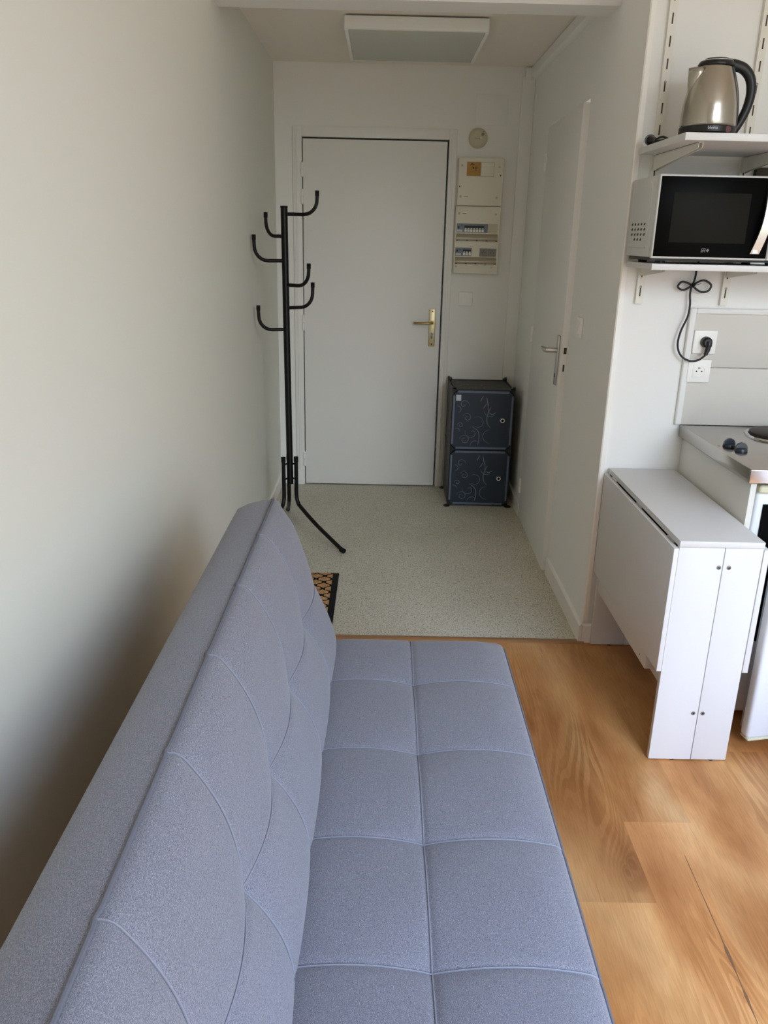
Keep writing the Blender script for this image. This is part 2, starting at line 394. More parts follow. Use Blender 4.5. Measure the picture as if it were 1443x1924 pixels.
# timber floor, laid plank by plank
def wood_floor():
    me = bpy.data.meshes.new('floor'); vs = []; fs = []; uvs = []; tones = []
    w = .19; k0 = math.floor((XL - .7) / w) - 1
    for k in range(k0, int((XF - .7) / w) + 2):
        x0 = max(XL - .1, .7 + k * w); x1 = min(XF + .1, .7 + (k + 1) * w)
        if x1 <= x0: continue
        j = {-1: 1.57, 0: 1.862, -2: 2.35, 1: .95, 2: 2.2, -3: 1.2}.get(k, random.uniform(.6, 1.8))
        ys = sorted({YR - .1, 2.925} | {j + 1.25 * q for q in range(-5, 4) if YR < j + 1.25 * q < 2.9})
        for y0, y1 in zip(ys[:-1], ys[1:]):
            o = len(vs); vs += [(x0, y0, 0), (x1, y0, 0), (x1, y1, 0), (x0, y1, 0)]; fs.append((o, o + 1, o + 2, o + 3))
            ou, ov = random.uniform(0, 40), random.uniform(0, 40)
            uvs += [(x0 + ou, y0 + ov), (x1 + ou, y0 + ov), (x1 + ou, y1 + ov), (x0 + ou, y1 + ov)]
            t = {(-1, True): .84, (-1, False): 1.0, (0, True): .86, (0, False): .99, (1, False): .99, (1, True): .86, (-2, False): .98, (-2, True): .82}.get((k, (y0 + y1) / 2 > 1.75), random.uniform(.9, 1.04)); tones += [(t, t * random.uniform(.965, .985), t * random.uniform(.91, .95), 1)] * 4  # far planks darker than near ones: daylight falloff put into their colour
    crk = [(.8265, 1.735, .0006), (.8255, 1.70, .0014), (.824, 1.64, .001), (.8215, 1.56, .0014), (.820, 1.49, .0012), (.818, 1.45, .002), (.8172, 1.432, .0048), (.816, 1.40, .0036), (.8145, 1.37, .0012), (.8125, 1.335, .0014), (.812, 1.315, .0042), (.8105, 1.29, .0022), (.809, 1.255, .0008), (.807, 1.20, .0004)]
    nw = len(fs); o = len(vs)
    for x, y, h in crk: vs += [(x - h, y, .0002), (x + h * .8, y, .0002)]
    for q in range(len(crk) - 1): fs.append((o + 2 * q, o + 2 * q + 1, o + 2 * q + 3, o + 2 * q + 2)); uvs += [(0, 0)] * 4; tones += [(1, 1, 1, 1)] * 4
    me.from_pydata(vs, [], fs); me.materials.append(M['wood']); me.materials.append(M['crack'])
    for p_ in me.polygons: p_.material_index = 1 if p_.index >= nw else 0
    l = me.uv_layers.new(name='plank'); l.data.foreach_set('uv', [c for p in uvs for c in p])
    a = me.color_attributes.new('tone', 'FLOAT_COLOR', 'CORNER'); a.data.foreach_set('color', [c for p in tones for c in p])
    o = bpy.data.objects.new('floor', me); COL.objects.link(o); o['_org'] = (0, 0, 0); return struct(o)
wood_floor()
sbox('floor_corridor', 'lino', XL - .1, XR + .1, 2.92, YB + .15, -.06, .0)
struct(MB().prism([(2.904, 0), (2.909, .004), (2.921, .006), (2.938, .0055), (2.946, 0)], 'X', XL, XR + .012).build('trim_1', 'tan'), 'oak threshold strip between timber floor and grey lino')
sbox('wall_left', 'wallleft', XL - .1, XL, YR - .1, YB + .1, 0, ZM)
# rear wall with the window that lights the room
m = MB()
m.box(XL, WX0, YR - .1, YR, 0, ZM).box(WX1, XF, YR - .1, YR, 0, ZM).box(WX0, WX1, YR - .1, YR, 0, WZ0).box(WX0, WX1, YR - .1, YR, WZ1, ZM)
struct(m.build('wall_rear', 'wall'))
m = MB()
for a in ((WX0, WX0 + .05, WZ0, WZ1), (WX1 - .05, WX1, WZ0, WZ1), (WX0, WX1, WZ0, WZ0 + .05), (WX0, WX1, WZ1 - .05, WZ1), ((WX0 + WX1) / 2 - .03, (WX0 + WX1) / 2 + .03, WZ0, WZ1)):
    m.box(a[0], a[1], YR - .07, YR - .02, a[2], a[3])
struct(m.build('window_1', 'trim'))
sbox('wall_right', 'wall', XF, XF + .1, YR - .1, YB + .1, 0, ZM)
sbox('ceiling', 'ceil', XL - .1, XF + .1, YR - .1, YB + .1, ZM, ZM + .1)
sbox('ceiling_corridor', 'ceil', XL - .1, XF + .1, 3.40, YB + .1, ZC, ZC + .1)
# beam across the corridor
m = MB(); m.prism([(3.285, ZM), (3.285, 2.335), (3.298, 2.322), (3.445, 2.322), (3.455, 2.33), (3.455, ZM)], 'X', XL, XR)
struct(m.build('ceiling_beam', 'wall'), 'plastered beam crossing the corridor ceiling')
# entrance wall with door opening
DX0, DX1, DZ = -.4745, .349, 2.047
m = MB(); m.box(XL, DX0 - .012, YB, YB + .12, 0, ZC).box(DX1 + .012, XF, YB, YB + .12, 0, ZC).box(DX0 - .012, DX1 + .012, YB, YB + .12, DZ + .012, ZC)
struct(m.build('wall_back', 'wall'))
sbox('wall_landing', 'dark', DX0 - .1, DX1 + .1, YB + .13, YB + .15, -.02, DZ + .1)
# casing round the entrance door
m = MB(); fx0, fx1, fz = -.533, .405, 2.112
m.box(fx0, DX0 - .006, YB - .012, YB + .06, .0, fz, .003).box(DX1 + .010, fx1, YB - .012, YB + .06, 0, fz, .003).box(DX0 - .0061, DX1 + .0101, YB - .0119, YB + .06, DZ + .010, fz - .0005, .001)
m.box(fx0 + .018, fx0 + .030, YB - .016, YB, .09, fz - .02, .002).box(fx1 - .030, fx1 - .018, YB - .016, YB, .09, fz - .02, .002)
m.box(fx0 - .004, DX0 - .012, YB - .020, YB, 0, .095, .003)
struct(m.build('trim_2', 'doorpaint'), 'painted casing around the entrance door')
# entrance door leaf
d1 = struct(MB().box(DX0, DX1, YB - .012, YB + .03, .008, DZ, .002).build('door_1', 'doorpaint'), 'flat painted entrance door at the end of the corridor')
for za, zb in ((1.842, 1.926), (1.696, 1.782), (.974, 1.072), (.120, .219)):
    m = MB(); zm = (za + zb) / 2
    m.lathe([(.003, za), (.0085, za + .006), (.0085, zm - .001)], (DX0 - .006, YB - .014, 0), seg=14).lathe([(.0085, zm + .001), (.0085, zb - .006), (.003, zb)], (DX0 - .006, YB - .014, 0), seg=14)
    m.build('hinge', 'doorpaint', d1)
m = MB(); m.box(.281, .321, YB - .018, YB - .012, .898, 1.122, .0028)
hp = m.build('handle_plate', 'brass', d1)
m = MB(); m.cyl((.304, YB - .018, 1.042), (.304, YB - .055, 1.042), .0095, 20)
m.tube(spline([(.304, YB - .05, 1.042), (.285, YB - .056, 1.041), (.24, YB - .058, 1.040), (.20, YB - .052, 1.039), (.192, YB - .046, 1.039)], 6), .0075, 14)
hl = m.build('door_handle', 'gold', d1)
m = MB(); m.cyl((.301, YB - .018, .972), (.301, YB - .024, .972), .0105, 20).box(.296, .306, YB - .024, YB - .017, .945, .970, .003)
m.cyl((.301, YB - .024, .974), (.301, YB - .0255, .974), .004, 10, 1)
m.build('lock_cylinder', ['screw', 'ink'], d1)
for z in (1.108, .912): MB().cyl((.301, YB - .0175, z), (.301, YB - .0195, z), .0045, 14).build('screw', 'ink', d1)

# partition between corridor and bathroom, with its door opening
BY0, BY1, BZ = 3.640, 4.45, 2.068
m = MB(); m.box(XR, XR + .08, YK + .005, BY0, 0, ZM).box(XR, XR + .08, BY1, YB, 0, ZC).box(XR, XR + .08, BY0, BY1, BZ + .008, ZC).box(XR, XR + .08, 3.40, YB, ZC - .02, ZC)
struct(m.build('wall_partition', 'wall'))
sbox('wall_bathroom', 'wall', 1.9, 1.95, 3.02, YB, 0, ZC)
struct(MB().box(XR, XF, YK, YK + .0049, 0, ZM).box(XR + .081, XF, YK + .0048, YK + .08, 0, ZM).build('wall_kitchen', 'kwall'))
MBk = MB().prism([(XR - .002, YK + .012), (XR - .002, YK - .006), (XR + .002, YK - .010), (XR + .018, YK - .008), (XR + .020, YK), (XR + .01, YK + .012)], 'Z', 0.09, ZM)
struct(MBk.build('trim_3', 'trim'), 'white corner bead where partition meets kitchen wall')
# bathroom door, standing a little proud of its opening
def bath_door():
    xn, xf, th = .795, .810, .034
    L = BY1 - .004 - 3.636; ang = math.atan2(xf - xn, L)
    T = Matrix.Translation((xn, 3.636, 0)) @ Matrix.Rotation(-ang, 4, 'Z')
    leaf = MB().box(0, th, 0, L, .012, BZ - .006, .0015, mtx=T).build('door_2', ['doorpaint'])
    struct(leaf, 'flat painted bathroom door in the right corridor wall, slightly ajar')
    def P(x, y, z): return tuple(T @ Vector((x, y, z)))
    for z in (1.90, 1.05, .196):
        m = MB(); c = P(-.003, L - .002, 0)
        m.lathe([(.003, z - .045), (.0085, z - .040), (.0085, z - .001)], c, seg=14).lathe([(.0085, z + .001), (.0085, z + .040), (.003, z + .045)], c, seg=14)
        m.box(c[0] - .004, c[0] + .012, c[1] - .001, c[1] + .016, z - .04, z + .04, .001)
        m.build('hinge', 'trim', leaf)
    m = MB(); m.box(-.009, 0, .035, .075, .905, 1.128, .004, mtx=T); m.build('handle_plate', 'alu', leaf)
    m = MB(); pts = [P(-.005, .055, 1.062), P(-.045, .055, 1.062)]
    m.tube([P(-.005, .055, 1.062), P(-.03, .055, 1.062), P(-.052, .058, 1.062), P(-.058, .075, 1.062), P(-.058, .12, 1.061), P(-.056, .17, 1.060)], .008, 16, radii=[.011, .011, .0115, .011, .009, .006])
    m.build('door_handle', 'alu', leaf)
    m = MB(); m.box(-.0105, -.008, .049, .060, .94, .958, .001, mtx=T); m.build('keyhole', 'ink', leaf)
    m = MB(); m.box(.008, .026, -.0015, 0, .93, 1.15, .0006, mtx=T)
    m.box(.011, .024, -.0022, -.001, 1.052, 1.080, 0, 1, mtx=T).box(.013, .020, -.0022, -.001, .975, 1.005, 0, 1, mtx=T)
    m.build('latch_plate', ['doorpaint', 'ink'], leaf)
bath_door()
m = MB()
for z0, z1 in ((.0, BZ + .008),): m.box(XR + .005, XR + .078, BY1, BY1 + .002, z0, z1)
# skirting
def skirting(name, pts, h=.082, t=.012):
    (xa, ya), (xb, yb) = pts; m = MB()
    if xa == xb:
        s = 1 if xa == XL else -1
        m.prism([(xa, 0), (xa + s * t, 0), (xa + s * t, h - .008), (xa + s * t * .5, h), (xa, h)], 'Y', ya, yb)
    else:
        m.prism([(ya, 0), (ya - t, 0), (ya - t, h - .008), (ya - t * .5, h), (ya, h)], 'X', xa, xb)
    return struct(m.build(name, 'trim'))
skirting('baseboard_left', ((XL, YR), (XL, YB)))
skirting('baseboard_right', ((XR, YK - .012), (XR, BY0 - .012)))
skirting('baseboard_right_far', ((XR, BY1 + .03), (XR, YB)))
skirting('baseboard_kitchen', ((XR + .001, YK), (XF, YK)))
# boxed strip in the back right corner, cable trunking under the corridor ceiling
struct(MB().box(.750, XR, YB - .022, YB, 0, 2.385, .003).build('trim_4', 'wall'), 'flat boxed strip in the corner right of the fuse box')
struct(MB().prism([(XR, 2.372), (XR - .014, 2.376), (XR - .026, 2.388), (XR - .026, 2.431), (XR, 2.431)], 'Y', 3.46, YB - .002).build('trim_5', 'wall'), 'cable trunking under the corridor ceiling along the right wall')
struct(MB().box(.764, .800, YB - .03, YB, 2.370, 2.431, .006).build('trim_6', 'wall'), 'end cap of the cable trunking')
struct(MB().box(.503, .681, YB - .004, YB, 2.137, 2.294, .0015).build('trim_7', 'wall'), 'painted-over square hatch above the round cream alarm')

# ================================================================== SOFA
def sofa():
    S = thing('sofa_bed', (0.0, 1.3, 0), 'long grey tufted fabric sofa bed with low tilted backrest along the left wall', 'sofa')
    def smooth01(t): return max(0.0, min(1.0, t))
    def cushion(name, ucuts, vcuts, O, U, V, N, depth, r, arch, bulge, groove, cross, rc=.03):
        """front face O + u U + v V + h N; boundary rounded with radius r, closed back at -depth"""
        u0, u1 = ucuts[0], ucuts[-1]; v0, v1 = vcuts[0], vcuts[-1]
        def samples(c):
            s = []
            for i, (a, b) in enumerate(zip(c[:-1], c[1:])):
                n = 26
                for k in range(n):
                    t = k / n; t2 = .5 - .5 * math.cos(math.pi * t)    # dense near seams
                    s.append(a + (b - a) * (.45 * t + .55 * t2))
            s.append(c[-1]); return s
        us, vs = samples(ucuts), samples(vcuts)
        def cell(x, c):
            for i, (a, b) in enumerate(zip(c[:-1], c[1:])):
                if x <= b + 1e-9: return i, (x - a) / (b - a), b - a
            return len(c) - 2, 1.0, c[-1] - c[-2]
        def H(u, v):
            iu, a, la = cell(u, ucuts); iv, b, lb = cell(v, vcuts)
            sa, sb = math.sin(math.pi * smooth01(a)), math.sin(math.pi * smooth01(b))
            fv = min(1, min(v - v0, v1 - v) / .09); fv = fv * fv * (3 - 2 * fv); fu = min(1, min(u - u0, u1 - u) / .09); fu = fu * fu * (3 - 2 * fu)
            pa, pb = sa ** .8 * fv, sb ** .8 * fu
            h = arch * (pa + pb - cross * pa * pb)
            da = min(a, 1 - a) * la; db = min(b, 1 - b) * lb
            # outer boundaries are not seams
            if (iu == 0 and a < .5) or (iu == len(ucuts) - 2 and a > .5): da = 9
            if (iv == 0 and b < .5) or (iv == len(vcuts) - 2 and b > .5): db = 9
            d = min(da, db)
            h += bulge * (sa * sb) ** .6
            h -= groove * math.exp(-(d / .0065) ** 2)
            e = min(u - u0, u1 - u, v - v0, v1 - v)
            def drop(d): return r - math.sqrt(max(0, r * r - (r - min(d, r)) ** 2))
            h -= drop(min(u - u0, u1 - u)) * .8 + drop(min(v - v0, v1 - v)) * .8
            return h
        def corner(u, v):
            # round the plan corners
            cu = min(max(u, u0 + rc), u1 - rc); cv = min(max(v, v0 + rc), v1 - rc)
            x, y = (u - cu) / rc, (v - cv) / rc
            if x and y:
                x, y = x * math.sqrt(1 - y * y / 2), y * math.sqrt(1 - x * x / 2)
            return cu + x * rc, cv + y * rc
        O, U, V, N = map(Vector, (O, U, V, N))
        nu, nv = len(us), len(vs)
        def pt(u, v, lift=0.0):
            cu_, cv_ = corner(u, v); return O + U * cu_ + V * cv_ + N * (H(u, v) + lift)
        V3 = [pt(u, v) for u in us for v in vs]
        F = [(i * nv + j, (i + 1) * nv + j, (i + 1) * nv + j + 1, i * nv + j + 1) for i in range(nu - 1) for j in range(nv - 1)]
        loop = [(i, 0) for i in range(nu)] + [(nu - 1, j) for j in range(1, nv)] + [(i, nv - 1) for i in range(nu - 2, -1, -1)] + [(0, j) for j in range(nv - 2, 0, -1)]
        li = [i * nv + j for i, j in loop]
        base = [V3[k] for k in li]
        cu, cv = (u0 + u1) / 2, (v0 + v1) / 2
        prev = li
        for dd, out_ in ((.25, .006), (.55, .008), (.85, .004), (1.0, -.012)):
            ring = []
            for (i, j), p in zip(loop, base):
                u, v = corner(us[i], vs[j])
                hs = (p - O).dot(N)
                tu = 1 if u > cu + .45 * (u1 - u0) else -1 if u < cu - .45 * (u1 - u0) else 0
                tv = 1 if v > v1 - rc else -1 if v < v0 + rc else 0
                q = O + U * (u + out_ * tu) + V * (v + out_ * tv) + N * (hs + (-depth - hs) * dd)
                ring.append(len(V3)); V3.append(q)
            n = len(ring)
            F += [(prev[k], ring[k], ring[(k + 1) % n], prev[(k + 1) % n]) for k in range(n)]
            prev = ring
        F.append(tuple(prev))
        mb = MB(); mb.add(V3, F)
        o = mb.build(name, 'fabric', S, angle=70)
        return o, pt, us, vs, [tuple(p) for p in base]
    ucut = [.34, .72, 1.022, 1.322, 1.620, 1.930, 2.195]
    seat, pt, us, vs, loop = cushion('seat_cushion', ucut, [-.165, .104, .385], (0, 0, .378), (0, 1, 0), (1, 0, 0), (0, 0, 1), .20, .022, .019, .004, .003, .8)
    m = MB()
    for u in ucut[1:-1]: m.tube([pt(u, v, .0020) for v in vs[1:-1]], .0017, 6)
    m.tube([pt(u, .104, .0016) for u in us[2:-2]], .0016, 6)
    m.build('stitched_seam', 'seam', seat)
    m = MB(); m.tube([Vector(p) + Vector((0, 0, .002)) for p in loop], .0042, 8, closed=True)
    m.build('piping', 'pipe', seat)
    # backrest leans back
    B0 = Vector((-.122, 0, .345)); B1 = Vector((-.288, 0, .820)); Vd = (B1 - B0); hgt = Vd.length; Vd.normalize()
    Nd = Vector((Vd.z, 0, -Vd.x))
    ub = [.34, .697, 1.0, 1.290, 1.597, 1.907, 2.205]
    back, ptb, usb, vsb, loopb = cushion('backrest_cushion', ub, [0, hgt * .47, hgt], B0, (0, 1, 0), Vd, Nd, .138, .018, .028, .002, .003, .97, rc=.014)
    m = MB()
    for u in ub[1:-1]: m.tube([ptb(u, v, .0020) for v in vsb[1:]], .0017, 6)
    m.tube([ptb(u, hgt * .47, .0016) for u in usb[2:-2]], .0016, 6)
    m.build('stitched_seam', 'seam', back)
    m = MB(); m.tube([Vector(p) + Nd * .002 for p in loopb], .0040, 8, closed=True)
    m.build('piping', 'pipe', back)
    lo_, hi_ = B0 - Nd * .1395, B1 - Nd * .1395
    MB().prism([(lo_.x + .01, lo_.z + .03), (hi_.x, hi_.z - .035), (hi_.x - .003, hi_.z - .036), (lo_.x + .007, lo_.z + .029)], 'Y', .37, 2.17).build('back_lining', 'rubber', back)
    m = MB(); m.box(-.13, .33, .46, 2.13, .125, .176, .004); m.box(-.30, -.13, .55, .60, .19, .40, .004).box(-.30, -.13, 1.99, 2.04, .19, .40, .004)
    m.build('frame', 'black', S)
    for x in (-.10, .30):
        for y in (.55, 2.03):
            MB().tube([(x, y, .13), (x, y, .0)], .02, 16, radii=[.022, .014]).build('leg', 'black', S)
sofa()

# ================================================================== GATELEG TABLE
def table():
    T = thing('folding_table', (.98, 2.53, 0), 'narrow white folding table with both leaves hanging down against the kitchen wall', 'table')
    y0, y1 = 2.15, 2.918
    MB().box(.858, 1.101, y0, y1, .712, .730, .001).build('table_top', 'laminate', T)
    def leaf(x0, x1, name): return MB().box(x0, x1, y0 - .002, y1 + .006, .313, .708, .001).build('hanging_leaf', 'laminate', T)
    lf = leaf(.8425, .8565, 'l'); rt = leaf(1.1005, 1.117, 'r')
    for y in (2.22, 2.53, 2.83):
        MB().box(.8575, .866, y - .03, y + .03, .703, .7115, .001).cyl((.858, y - .03, .7095), (.858, y + .03, .7095), .0035, 10).build('hinge', 'alu', lf)
    m = MB(); m.box(.866, 1.095, y0 + .03, y1 - .03, .690, .711, .0); m.build('top_rail', 'dark', T)
    for y in (y0, y1 - .018):
        for xa, xb in ((.858, .9885), (.9905, 1.099)):
            p = MB().box(xa, xb, y, y + .018, .004, .711, .0008).build('leg_panel', 'laminate', T)
            if y == y0:
                xs = .9785 if xa < .9 else 1.0075
                for z, sx in ((.652, xs), (.170, xs - .004)):
                    MB().lathe([(.0062, 0), (.0062, -.0016), (.004, -.002)], (sx, y, z), 'Y', 16).lathe([(.0024, -.002), (.0024, -.0024)], (sx, y, z), 'Y', 10, 1).build('screw', ['screw', 'ink'], p)
            MB().lathe([(.009, 0), (.009, .005)], ((xa + xb) / 2 + .01, y + .009, 0), seg=12).build('foot_glide', 'blackp', p)
    # gate frame rails
    m = MB().box(.862, .884, 2.30, y1 - .02, .235, .318, .002)
    for z in (.255, .295): m.cyl((.862, 2.36, z), (.8612, 2.36, z), .003, 10, 1)
    m.build('gate_rail', ['laminate_edge', 'ink'], T)
    MB().box(.862, .884, 2.30, 2.345, .30, .688, .002).build('gate_post', 'laminate_edge', T)
    MB().box(.900, .918, y0 + .018, y1 - .018, .205, .300, .002).build('stretcher', 'laminate_edge', T)
    MB().box(1.074, 1.096, 2.30, y1 - .02, .235, .318, .002).build('gate_rail', 'laminate_edge', T)
table()

# ================================================================== KITCHENETTE
def kitchen():
    tag(MB().box(1.1185, 1.1365, 2.335, YK - .002, .0, .853, .001).build('kitchen_unit', 'unitside'), 'white side panel under the left end of the steel worktop, behind the folding table', 'cabinet')
    tag(MB().box(2.06, 2.078, 2.335, YK - .002, .0, .853, .001).build('kitchen_unit', 'unitside'), 'white side panel under the far right end of the steel worktop, beyond the fridge', 'cabinet')
    w = thing('kitchen_worktop', (1.6, 2.62, .855), 'stainless steel worktop with electric hob above the small fridge', 'worktop')
    m = MB(); m.box(1.100, 2.10, 2.315, YK - .002, .855, .900, .004, seg=3); m.box(1.112, 1.121, 2.598, 2.600, .9001, .9006, 0, 1); m.box(1.122, 1.127, 2.570, 2.572, .9001, .9006, 0, 2); m.build('steel_top', ['steel', 'ink', 'red'], w)
    m = MB(); m.box(1.102, 2.098, 2.3135, 2.3148, .858, .897); m.build('front_edge', 'chrome', w)
    h = MB(); h.lathe([(.112, .900), (.110, .905), (.100, .906), (.096, .901)], (1.388, 2.762, 0), seg=64).build('hob_rim', 'chrome', w)
    p = MB(); p.lathe([(.096, .900), (.096, .913), (.090, .917), (.030, .917), (.026, .913), (.001, .913)], (1.388, 2.762, 0), seg=64, cap=True).build('hot_plate', 'hot', w)
    h = MB(); h.lathe([(.112, .900), (.110, .905), (.100, .906), (.096, .901)], (1.70, 2.70, 0), seg=64).build('hob_rim', 'chrome', w)
    p = MB(); p.lathe([(.096, .900), (.096, .913), (.090, .917), (.030, .917), (.026, .913), (.001, .913)], (1.70, 2.70, 0), seg=64, cap=True).build('hot_plate', 'hot', w)
    for x, y in ((1.146, 2.590), (1.162, 2.535)):
        m = MB(); m.lathe([(.020, .9005), (.0205, .904), (.019, .909), (.014, .911)], (x, y, 0), seg=28)
        m.prism([(x + .019 * math.cos(math.radians(a)), .909 + .020 * math.sin(math.radians(a))) for a in range(0, 181, 12)], 'Y', y - .004, y + .004)
        m.build('control_knob', 'knobblue', w)
    # fridge: door hinged at the right stands ajar
    f = thing('mini_fridge', (1.42, 2.5, 0), 'white mini fridge under the steel worktop with its door ajar', 'fridge')
    MB().box(1.165, 1.68, 2.385, 2.89, .03, .810, .012, seg=3).build('body', 'enamel', f)
    MB().box(1.160, 1.685, 2.36, 2.88, .811, .838, .008, seg=3).build('top_cover', 'yellowrim', f)
    MB().box(1.19, 1.66, 2.379, 2.386, .30, .770).build('interior_shade', 'dark', f)  # flat near-black sheet: shade inside the fridge put into the colour
    for x in (1.20, 1.64): MB().cyl((x, 2.45, .0), (x, 2.45, .03), .018, 16).build('foot', 'blackp', f)
    ang = math.radians(11)
    Tm = Matrix.Translation((1.685, 2.365, 0)) @ Matrix.Rotation(ang, 4, 'Z')
    # door in local coordinates: x from -.52 (free edge) to 0 (hinge)
    d = MB().box(-.515, 0, -.052, -.010, .034, .690, .012, mtx=Tm, seg=4).build('door', 'enamel', f)
    MB().box(-.512, -.003, -.053, -.012, .028, .036, .003, mtx=Tm).build('bottom_trim', 'yellowrim', d)
    MB().box(-.505, -.010, -.0098, .004, .05, .672, .003, mtx=Tm).build('door_seal', 'greyplastic', d)
    # splashback
    s = thing('splashback', (1.6, 2.92, .9), 'off-white two-row splashback panel with moulded edge above the worktop', 'splashback')
    MB().box(1.100, 2.10, 2.919, YK - .001, .9005, 1.1085, .001).build('panel', 'splash', s)
    MB().box(1.100, 2.10, 2.919, YK - .001, 1.1115, 1.297, .001).build('panel', 'splash', s)
    def P2(a, b): return None
    m = MB(); m.box(1.078, 1.101, 2.913, YK - .0005, .9005, 1.3165, .005, seg=3); m.box(1.101, 2.10, 2.913, YK - .0005, 1.2965, 1.3165, .005, seg=3)
    m.build('edge_moulding', 'kwall', s)
kitchen()

def socket(cx, cz, label):
    y = 2.9185
    o = thing('power_socket', (cx, y, cz - .042), label, 'socket', None)
    MB().box(cx - .041, cx + .041, y - .009, y - .0005, cz - .041, cz + .041, .003, seg=3).build('cover_plate', 'white', o)
    m = MB(); m.box(cx - .0235, cx + .0235, y - .0105, y - .0088, cz - .0235, cz + .0235, .0008)
    ins = m.build('insert', 'white', o)
    m = MB(); m.lathe([(.0205, 0), (.0205, -.0016), (.0185, -.0016), (.0180, -.0002)], (cx, y - .0100, cz), 'Y', 36, cap=False); m.build('socket_rim', 'trim', o)
    for dx in (-.0095, .0095): MB().cyl((cx + dx, y - .0103, cz - .001), (cx + dx, y - .0112, cz - .001), .0028, 12).build('pin_hole', 'ink', o)
    m = MB(); m.cyl((cx - .002, y - .0104, cz + .0115), (cx - .002, y - .018, cz + .0115), .0028, 12, 0); m.build('earth_pin', 'screw', o)
socket(1.143, 1.200, 'upper white wall socket with the black microwave plug in it')
socket(1.136, 1.098, 'empty white wall socket just below the one with the black plug')

# ================================================================== SHELVES
def shelf(z0, z1, yf, label, x1=2.05):
    o = MB().box(.834, x1, yf, YK - .016, z0, z1, .001).build('wall_shelf', 'laminate'); return tag(o, label, 'shelf')
shelf(1.8035, 1.8235, 2.478, 'deep white upper wall shelf carrying the steel kettle')
shelf(1.4495, 1.4680, 2.634, 'white lower wall shelf carrying the microwave')
def rail(cx, label):
    o = thing('shelf_rail', (cx, YK, 1.327), label, 'shelf rail', None)
    m = MB(); zt = 2.56
    m.box(cx - .0125, cx + .0125, YK - .006, YK - .0005, 1.327, zt); m.box(cx - .0125, cx - .0095, YK - .014, YK - .006, 1.327, zt).box(cx + .0095, cx + .0125, YK - .014, YK - .006, 1.327, zt)
    m.box(cx - .0125, cx + .0125, YK - .0145, YK - .0135, 1.327, zt)
    z = 1.352
    while z < zt - .03:
        m.box(cx - .0022, cx + .0022, YK - .0151, YK - .0144, z, z + .031, 0, 1); z += .064
    m.build('channel', ['ivory', 'ink'], o)
    for z in (1.384, 1.772, 1.836, 2.02, 2.30):
        MB().lathe([(.0042, 0), (.0042, -.0012), (.002, -.002)], (cx, YK - .0146, z), 'Y', 14).build('screw', 'screw', o)
rail(.8935, 'left cream slotted shelf rail on the kitchen wall, nearest the corridor')
rail(1.190, 'right cream slotted shelf rail on the kitchen wall, behind the kettle handle')
def bracket(cx, zt, yf, drop, tip, label):
    o = thing('shelf_bracket', (cx, YK - .016, zt - drop), label, 'bracket')
    y1 = YK - .0156
    m = MB()
    m.prism([(y1, zt), (yf, zt), (yf, zt - tip), (yf + .006, zt - tip - .003), (y1 - .05, zt - drop + .006), (y1, zt - drop)], 'X', cx - .0065, cx - .005)
    m.prism([(y1, zt), (yf, zt), (yf, zt - tip), (yf + .006, zt - tip - .003), (y1 - .05, zt - drop + .006), (y1, zt - drop)], 'X', cx + .005, cx + .0065)
    m.box(cx - .0065, cx + .0065, yf, y1, zt - .0012, zt - .0001)
    m.build('arm', 'ivory', o)
    MB().box(cx - .003, cx + .003, y1 - .004, y1 + .001, zt - drop * .8, zt - drop * .3).build('hook', 'ivory', o)
bracket(.8935, 1.8033, 2.515, .050, .014, 'cream bracket under the left end of the upper shelf')
bracket(1.190, 1.8033, 2.515, .050, .014, 'cream bracket under the upper shelf below the kettle handle')
bracket(.8935, 1.4493, 2.700, .029, .005, 'cream bracket under the left end of the microwave shelf')
bracket(1.190, 1.4493, 2.700, .029, .005, 'cream bracket under the microwave shelf, right of the looped black cord')
tag(MB().box(1.228, 1.75, 2.905, YK - .001, 1.50, 1.773, .002).build('wall_panel', 'panel_dark'), 'dark olive panel on the wall behind the microwave under the upper shelf', 'panel')

